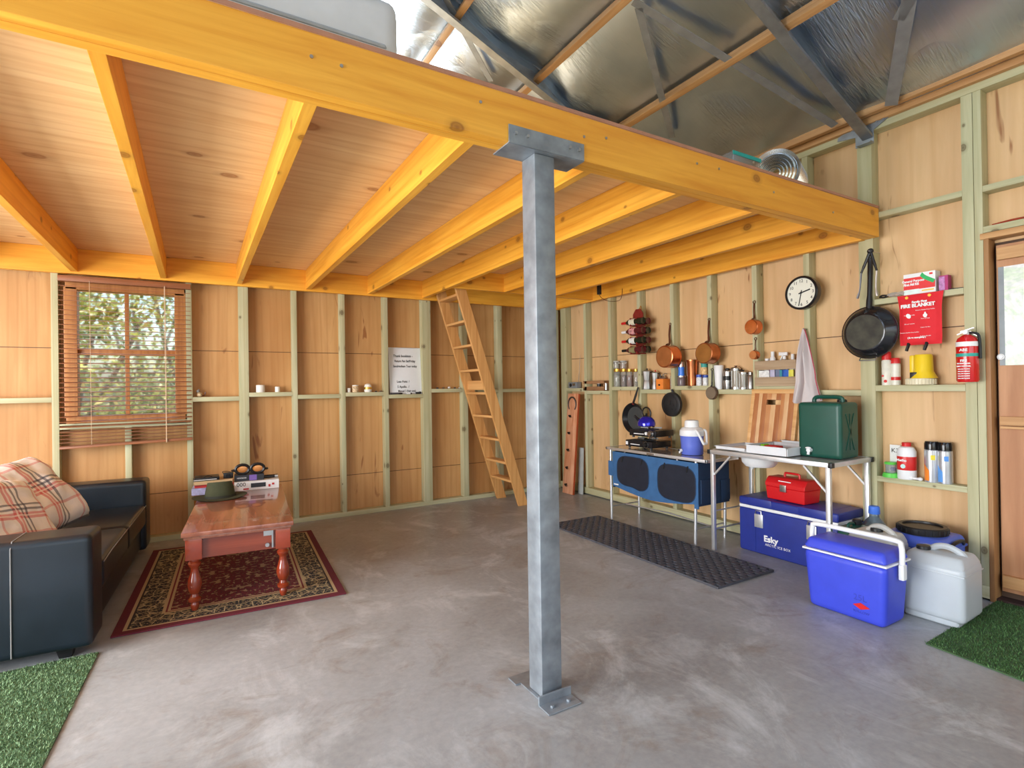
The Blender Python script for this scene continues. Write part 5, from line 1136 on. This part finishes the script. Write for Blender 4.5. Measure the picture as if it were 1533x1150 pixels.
for k, z in enumerate(rows):
    MB().box(-.13, 0, -.05, -.035, z-.045, z+.04, .004).box(-.13, 0, .035, .05, z-.045, z+.04, .004).build('loop', RW, t)
    for s_ in (0, 1):
        xx = -.105 if s_ == 0 else -.035
        b = thing('wine_bottle', 'front wine bottle with %s neck foil in the %s loop of the rack' % (caps[k][1], rown[k]) if s_ == 0 else 'wine bottle nearest the wall in the %s loop of the rack' % rown[k], 'bottle', (-.01+xx, P0.y, PB_.z+z), 0, 'wine bottles in the hanging rack')
        Ty = Matrix(((1, 0, 0, 0), (0, 0, 1, -.12), (0, -1, 0, 0), (0, 0, 0, 1)))
        MB().lathe([(.026, .004), (BR, 0), (BR, .19), (.03, .205), (.014, .235), (.0135, .24)], 20, Ty).build('glass', BG[(k+s_) % 2], b); MB().lathe([(.0142, .24), (.0142, .305), (.013, .308)], 16, Ty).build('neck_foil', caps[k][0], b); MB().lathe([(BR+.0006, .10), (BR+.0006, .18)], 20, Ty, cap=False).build('label', labs[k], b)

# board with hooks, horseshoe
HB0 = on(2, .0, 850, 738)
t = thing('hook_board', 'tall orange-stained board with a horseshoe and small hooks leaning in the far corner', 'hook board', (-.16, -.37, 0))
Tl = Matrix.Rotation(math.radians(5.2), 4, 'Y')
HBW = WOOD('hook_board_wood', (.50, .17, .06), (.78, .42, .26), 2, .45, blot=.3)
hh = on(0, -.08, 850, 590).z
MB().box(-.012, .012, -.10, .10, .002, hh+.01, .004, 0, Tl).build('board', HBW, t)
RD = M('oxide_red_edge', (.40, .07, .02), .5); MB().box(-.010, .014, -.106, -.1005, .004, hh+.005, .001, 0, Tl).build('red_edge', RD, t)
for k, v in enumerate((622, 647, 672, 698, 723)):
    z = on(0, -.1, 850, v).z; o_ = Tl @ Vector((-.013, .02, z)); MB().cyl(o_, o_+Vector((-.03, 0, .0)), .009, .011, 12).tube([o_+Vector((-.02, 0, 0)), o_+Vector((-.035, -.02, -.012)), o_+Vector((-.03, -.045, -.01))], .006, 6, smooth=3).build('hook', BLACKM, t)
o_ = Tl @ Vector((-.02, .0, hh-.10)); MB().tube([o_+Vector((0, .075*math.sin(q), .085*math.cos(q)-.02)) for q in [(-2.35+k*4.7/20) for k in range(21)]], .009, 6).build('horseshoe', M('horseshoe_iron', (.10, .08, .07), .5, .6), t)
t = thing('leaning_sheet', 'thin grey sheet standing behind the hook board in the corner', 'board', (-.045, -.47, 0)); MB().box(-.004, .004, -.04, .05, .001, .55, .001, 0, Matrix.Rotation(math.radians(2), 4, 'Y')).build('sheet', M('grey_sheet', (.4, .43, .42), .5), t)
# small electric box under the loft
P = on(0, -.30, 897, 434); 
t = thing('cable_connector', 'small black connector hanging from the loft joists above the wine rack', 'connector', (-.30, P.y, P.z)); MB().box(-.018, .018, -.018, .018, -.05, .05, .005).build('plug', BLACKP, t); MB().tube([(0, 0, -.05), (.02, -.02, -.09), (.10, -.05, -.12), (.22, -.08, -.10), (.25, -.08, .02)], .003, 5, smooth=5).build('cable', DKBROWN, t); MB().tube([(0, 0, .05), (0, 0, HB+.006-P.z)], .003, 5).build('upper_cable', BLACKP, t)

# ================================================================== RIGHT BAY: FIRST AID, FIRE BLANKET, EXTINGUISHER...
S2 = 1.842; S3 = 1.262; S4 = .650
def boxB(name, label, cat, u0, u1, vt, x0, dx, z, m, part='carton', rz=0):
    A = on(0, x0, u0, 500); B = on(0, x0, u1, 500); yc = (A.y+B.y)/2; w_ = abs(A.y-B.y); h = on(0, x0, (u0+u1)/2, vt).z-z
    t = thing(name, label, cat, (x0, yc, z), rz); MB().box(0, dx, -w_/2, w_/2, 0, h, .001).build(part, m, t, smooth=False); return t, w_, h
FAR = M('first_aid_red', (.75, .03, .03), .4, var=.02)
t, w_, h = boxB('first_aid_box', 'red and white first aid kit carton on the upper shelf above the fire blanket', 'first aid kit', 1354, 1402, 408, .004, .07, S2+.001, WHITEP)
MB().box(-.001, 0, -w_/2+.002, w_/2-.001, .03*0+.03, h-.025).build('red_panel', FAR, t, smooth=False)
arc = [(w_*.5, h), (w_*.10, h)]+[(w_*(.10+.40*k/6), h*(1-.42*(k/6)**.7)) for k in range(1, 7)]
MB().prism([(a_-.0, b_) for a_, b_ in arc], .0008, frameB((-.001, 0, 0))).build('white_corner', WTEXT, t, smooth=False)
gr = [(w_*(.10+.40*k/6), h*(1-.42*(k/6)**.7)) for k in range(7)]; MB().prism(gr+[(a_-.012, b_-.02) for a_, b_ in gr[::-1]], .0012, frameB((-.001, 0, 0))).build('green_stripe', M('green_print', (.02, .45, .12), .5), t, smooth=False)
MB().box(-.0025, -.001, -w_*.42, -w_*.32, h*.84, h*.93).build('red_square', FAR, t, smooth=False)
text('General Purpose', .021, WTEXT, t, frameB((-.002, w_*.19, h*.64)), 'lettering', 'CENTER', .0008, .85); text('First Aid Kit', .021, WTEXT, t, frameB((-.002, w_*.25, h*.48)), 'lettering', 'CENTER', .0012, .8)
MB().box(-.0015, -.0005, w_*.0, w_*.48, .003, h*.24).build('pale_strip', M('pale_teal', (.72, .85, .82), .4), t, smooth=False); MB().box(-.0015, -.0005, -w_*.45, -w_*.08, h*.1, h*.16).build('yellow_line', M('yellow_print', (.85, .55, .05), .5), t, smooth=False)
t, w_, h = boxB('medicine_box', 'small purple and magenta box right of the first aid carton', 'box', 1407, 1420.5, 412, .012, .05, S2+.001, M('magenta_carton', (.42, .03, .16), .5)); MB().box(-.001, 0, -w_*.15, w_*.5, .004, h*.92).build('printed_panel', M('lilac_print', (.50, .22, .48), .5, var=.3, scale=60), t, smooth=False)
P = on(0, .02, 1330, 438); t = thing('scissors', 'black handled scissors in a clear packet left of the first aid carton', 'scissors', (.015, P.y, S2+.001)); MB().tube([(.0, .05, .012), (-.01, .03, .02), (0, .0, .014), (.01, .03, .008), (0, .05, .012)], .006, 6, smooth=3).build('handles', BLACKP, t); MB().bar((0, 0, .014), (.01, -.10, .02), .02, .003).build('blades', STEEL, t); MB().grid(lambda i, j: Vector((.02-.04*j, .0-.10*i, .008+.022*math.sin(j*PI)+.006*noise.noise(Vector((i*7, j*7, 1))))), 12, 8).build('packet', M('clear_film', (.7, .75, .75), .1, trans=.6), t)
P = on(0, .02, 1430, 427); t = thing('flat_ruler', 'dark flat strip lying at the right end of the upper shelf', 'strip', (.03, -4.07, S2+.001)); MB().box(-.012, .012, -.06, .06, 0, .006, .001).build('strip', BLACKP, t)

# fire blanket pouch
A = on(0, -.018, 1343, 445); B = on(0, -.018, 1412.5, 434); Bt = on(0, -.018, 1380, 516)
bw = abs(A.y-B.y); ztop = (A.z+B.z)/2; bh = ztop-Bt.z
t = thing('fire_blanket', 'red fire blanket pouch with white print hanging from the upper shelf', 'fire blanket', (-.016, (A.y+B.y)/2, ztop))
def pouch(i, j):
    y = (.5-i)*bw*(1-.09*min(1, j*4)*(1 if j < .9 else 1.15)); z = -bh*j; x = -.028*(math.sin(PI*min(1, max(0, (i-.04)/.92))))**.4*min(1, j*6)*min(1, (1-j)*9+.35)
    return Vector((x-.003*noise.noise(Vector((i*5, j*6, 0))), y, z))
MB().grid(pouch, 24, 26).grid(lambda i, j: Vector((.0, pouch(i, j).y, pouch(i, j).z)), 2, 10).build('pouch', REDC, t, angle=70)
fb = lambda y, z: frameB((-.0335, y, z))
text('FIRE BLANKET', bw*.118, WTEXT, t, fb(.0, -bh*.235), 'lettering', 'CENTER', .0016, .98, math.radians(0)); text('Family First', bw*.07, WTEXT, t, fb(-.01, -bh*.165), 'lettering', 'CENTER', .001)
for k in range(7): text(('Remove blanket from holder', 'Hold by the tabs', 'Turn off heat', 'Do not remove', 'Cover the fire')[k % 5], bw*.035, WTEXT, t, fb(bw*(.18 if k % 2 else -.16), -bh*(.33+.085*k)), 'lettering', 'CENTER', 0, 1)
MB().prism([(.012*math.cos(q)*(1 if math.sin(q) < .3 else .5), .018*math.sin(q)) for q in [k*PI/8 for k in range(16)]], .001, fb(-bw*.16, -bh*.43)).prism([(.014*math.cos(k*PI/4+.3), .016*math.sin(k*PI/4)) for k in range(8)], .001, fb(bw*.2, -bh*.43)).build('pictogram', WTEXT, t, smooth=False)
text('( In an emergency )', bw*.05, WTEXT, t, fb(bw*.03, -bh*.86), 'lettering', 'CENTER', .0008)
for y in (bw*.24, -bw*.15):
    MB().tube([(-.012, y, -bh+.012), (-.02, y, -bh-.005), (-.016, y+.012, -bh-.035)], .010, 6).build('pull_tab', BLACKP, t)
for y in (bw*.27, -bw*.22): MB().cyl((-.004, y, -.018), (-.012, y, -.018), .009, n=12).build('eyelet', GOLD, t)

# extinguisher
P = on(0, -.075, 1449, 572); zt = on(0, -.075, 1449, 503).z; r = PX(P, 13.4)
t = thing('fire_extinguisher', 'red fire extinguisher mounted on the stud beside the door', 'fire extinguisher', (-.075, P.y, P.z)); h = zt-P.z
MB().lathe([(r*.9, 0), (r, .01), (r, h*.86), (r*.85, h*.95), (r*.4, h*1.02), (r*.3, h*1.03)], 32).build('cylinder', M('extinguisher_red', (.60, .01, .012), .25, coat=.5, var=.03), t)
MB().lathe([(r*1.01, h*.77), (r*1.01, h*.87)], 32, cap=False).build('white_band', WTEXT, t); MB().lathe([(r*1.01, h*.55), (r*1.01, h*.62)], 32, cap=False).build('teal_band', M('teal_band', (.03, .38, .32), .4), t)
MB().cyl((0, 0, h*1.02), (0, 0, h*1.12), .014).bar((0, .03, h*1.10), (0, -.035, h*1.17), .012, .006).bar((-.0, .045, h*1.04), (0, 0, h*1.11), .012, .006).bar((0, -.01, h*1.1), (-.0, -.05, h*.99), .010, .008).build('valve_lever', STEEL, t)
MB().tube([(0, -.005, h*1.07), (-.0, -.05, h*1.02), (-.0, -r*1.12, h*.8), (0, -r*1.15, h*.5)], .008, 8, smooth=4).build('hose', BLACKP, t); MB().cyl((-.015, .0, h*1.08), (-.03, .0, h*1.08), .013).build('gauge', WTEXT, t)
MB().box(r*.8, r+.02, -.02, .02, h*.2, h*.7).build('wall_bracket', RED, t, smooth=False)
def ftext(body, size, z, y=0): text(body, size, WTEXT, t, frameB((-r-.0015, y, z)), 'lettering', 'CENTER', .0006)
ftext('ABE', .022, h*.69); ftext('FIRE', .018, h*.46); ftext('EXTINGUISHER', .009, h*.40); ftext('DRY POWDER', .010, h*.34)
for k in range(5): ftext('PULL PIN SQUEEZE', .0065, h*(.28-.05*k))

def can(u, vt, wp, label, parts, z, x=.03, name='spray_can', cat='spray can'):
    return turned(name, label, cat, u, vt, wp, parts, x=x, z=z)
SPW = M('spray_cream', (.74, .72, .62), .35, var=.06, scale=40)
t, P, h, r = can(1328, 527, 13, 'taller white spray can with red cap on the shelf by the frying pan', [('can_body', SPW, (1, 0), (1, .72), (.8, .76)), ('cap', RED, (.95, .76), (.95, .95), (.8, 1))], S3); MB().cyl((-r*1.01, -.004, h*.12), (-r*1.03, -.004, h*.12), r*.35, n=12).cyl((-r*.95, .012, h*.28), (-r*1.0, .012, h*.28), r*.25, n=12).build('red_dot', RED, t)
t, P, h, r = can(1341.5, 536, 12.5, 'shorter cream spray can with red cap beside the taller one', [('can_body', SPW, (1, 0), (1, .76), (.8, .8)), ('cap', RED, (.95, .8), (.95, .95), (.8, 1))], S3, x=.04); MB().lathe([(r*1.01, h*.18), (r*1.01, h*.30)], 20, cap=False).build('red_band', RED, t)
# yellow lantern torch, lens down
P = on(0, .02, 1379.5, 576); r = PX(P, 18.5); YP = M('yellow_plastic', (.85, .60, .02), .35, var=.03)
t = thing('lantern_torch', 'yellow lantern torch standing lens down on the shelf under the fire blanket', 'torch', (.015, P.y, S3)); h = on(0, .02, 1380, 531).z-S3
mb = MB(); mb.lathe([(r*.88, 0), (r*1.0, .004), (r*1.0, h*.2), (r*.95, h*.22)], 40)
for k in range(30): q = k*2*PI/30; mb.cyl((r*math.cos(q), r*math.sin(q), .004), (r*math.cos(q), r*math.sin(q), h*.19), .0025, n=5)
mb.build('lens_ring', M('ivory_plastic', (.75, .68, .48), .4), t)
MB().lathe([(r*.95, h*.22), (r*.8, h*.32), (r*.66, h*.45), (r*.62, h*.95), (r*.55, h)], 28, Matrix.Translation((.0, -r*.18, 0))).build('body', YP, t); MB().box(-.02, .02, r*.35, r*.72, h*.40, h*.99, .01).box(-.018, .018, r*.1, r*.6, h*.86, h*.98, .006).build('handle', YP, t); MB().box(-r*.72, -r*.3, r*.0, r*.5, h*.2, h*.42, .005).build('switch', BLACKP, t)
# lower shelf
P = on(0, .03, 1332, 714); t = thing('green_lantern', 'small green and clear lantern at the left end of the lowest shelf', 'lantern', (.02, P.y-.012, S4)); GP = M('lime_plastic', (.12, .62, .08), .4); r = PX(P, 10.5)
MB().lathe([(r, 0), (r*1.02, .012), (r*.9, .028), (r*.7, .03)], 24).build('base', GP, t); MB().lathe([(r*.65, .03), (r*.65, .085)], 20, cap=False).build('globe', JARG, t); MB().lathe([(r*.75, .085), (r*.8, .09), (r*.7, .10), (.001, .102)], 20).build('top', GP, t); MB().ball((0, -.012, .055), .014).build('blue_bulb', M('lantern_blue', (.05, .06, .4), .4), t)
t, w_, h = boxB('white_card', 'white card with small print standing behind the green lantern', 'card', 1329, 1345, 666, .062, .006, S4, PAPER, 'sheet'); text('K3', .04, INK, t, frameB((-.001, .0, h*.82)), 'lettering')
t, P, h, r = can(1355.5, 662, 24, 'white bottle with red label and red cap on the lowest shelf', [('bottle_body', WHITEP, (.95, 0), (1, .03), (1, .25)), ('upper_body', WHITEP, (1, .62), (1, .76), (.75, .86), (.45, .89)), ('cap', RED, (.48, .89), (.5, .99), (.4, 1))], S4, name='cleaner_bottle', cat='bottle'); MB().lathe([(r*1.0, h*.25), (r*1.012, h*.26), (r*1.012, h*.61), (r, h*.62)], 28).build('red_label', RED, t); text('Metho', .022, WTEXT, t, frameB((-r*1.03, .008, h*.52)), 'lettering', 'CENTER', .0008); MB().cyl((-r, .0, h*.36), (-r*1.03, 0, h*.36), .014).build('label_drop', M('pale_aqua', (.5, .75, .7), .4), t)
P = on(0, .01, 1372, 718); t = thing('white_clip', 'small white plastic fitting in front of the red labelled bottle', 'fitting', (.0, P.y, S4)); MB().ball((0, .025, .013), .014, .016, .013).ball((0, -.025, .012), .013, .014, .012).cyl((0, .03, .013), (0, -.03, .011), .008).build('fitting', WHITEP, t)
BC = M('gloss_black_cap', (.01, .01, .012), .12)
for u, vt, lab, c1, c2 in ((1393, 660.5, 'silver aerosol can with yellow and orange print and black cap', (.85, .70, .05), (.85, .25, .03)), (1413, 662, 'silver aerosol can with blue print and black cap, nearest the door', (.10, .30, .75), (.12, .35, .8))):
    t, P, h, r = can(u, vt, 18.5, lab, [('can_body', M('silver_can', (.62, .64, .68), .3, .7, .08), (.98, 0), (1, .02), (1, .78), (.9, .80)), ('cap', BC, (.98, .80), (.98, .94), (.85, 1))], S4, name='aerosol_can')
    Tq = Matrix.Identity(4)
    MB().grid(lambda i, j: Vector((-r*1.01*math.cos(-.9+i*.9), -r*1.01*math.sin(-.9+i*.9), h*(.04+.42*j*(1-.4*i)))), 8, 4).build('lower_print', M('print_%d' % u, c2, .4), t)
    MB().grid(lambda i, j: Vector((-r*1.01*math.cos(.2+i*.6), r*-1.01*math.sin(.2+i*.6), h*(.55+.12*j))), 6, 2).build('upper_print', M('print2_%d' % u, c1, .4), t)

# ================================================================== ON THE LOFT
LZ = HB+.2095
t = thing('mattress', 'white mattress lying on the loft deck behind the beam', 'mattress', (-3.92, -2.95, LZ)); MB().box(-.62, .62, -.68, .68, 0, .24, .06, seg=4).build('mattress_body', M('mattress_white', (.70, .72, .76), .8, var=.04), t); MB().tube([(-.60, -.682, .05), (.56, -.682, .05), (.61, -.62, .05), (.622, .6, .05)], .007, 6).build('piping', M('mattress_grey', (.42, .45, .5), .8), t)
t = thing('dark_bedding', 'dark folded bedding on top of the mattress', 'bedding', (-3.72, -3.0, LZ+.2405)); MB().box(-.40, .30, -.55, .5, 0, .07, .03, seg=3).box(-.36, .24, -.5, .45, .065, .12, .03, seg=3).build('fabric', M('charcoal_cloth', (.03, .035, .045), .9, var=.2), t)
P = on(2, LZ, 1190, 262)
t = thing('flexible_duct', 'coil of silver concertina duct standing on the loft edge near the right end', 'duct', (-.78, -3.45, LZ+.155), math.radians(0)); t.scale = (1.15, 1.15, 1.15)
DUC = M('bright_duct_foil', (.70, .72, .72), .22, 1, .08)
Tu = Matrix(((0, 0, 1, 0), (1, 0, 0, 0), (0, 1, 0, 0), (0, 0, 0, 1)))
mb = MB(); pf = []
for k in range(15):
    pf += [(.132, .0+k*.017), (.112, .0085+k*.017)]
mb.lathe(pf, 40, Matrix.Rotation(math.radians(22), 4, 'Z') @ Tu, cap=False); mb.build('corrugated_tube', DUC, t, angle=20)
mb = MB()
for k in range(5): mb.lathe([(.10-.018*k, .02+.0*k), (.108-.018*k, .012), (.10-.018*k, .006)], 36, Matrix.Rotation(math.radians(22), 4, 'Z') @ Tu @ Matrix.Translation((0, 0, -.012)), cap=False)
mb.build('end_rings', DUC, t, angle=20)
t = thing('foil_duct_box', 'silver foil wrapped packet with a teal stripe beside the duct coil', 'packet', (-1.06, -3.36, LZ), math.radians(0)); MB().box(-.16, .10, -.12, .12, 0, .20, .012).build('wrap', M('foil_packet', (.6, .62, .62), .25, 1), t); MB().box(-.162, .102, -.1225, -.118, .175, .196).build('teal_stripe', M('teal_tape', (.02, .42, .42), .4), t, smooth=False)
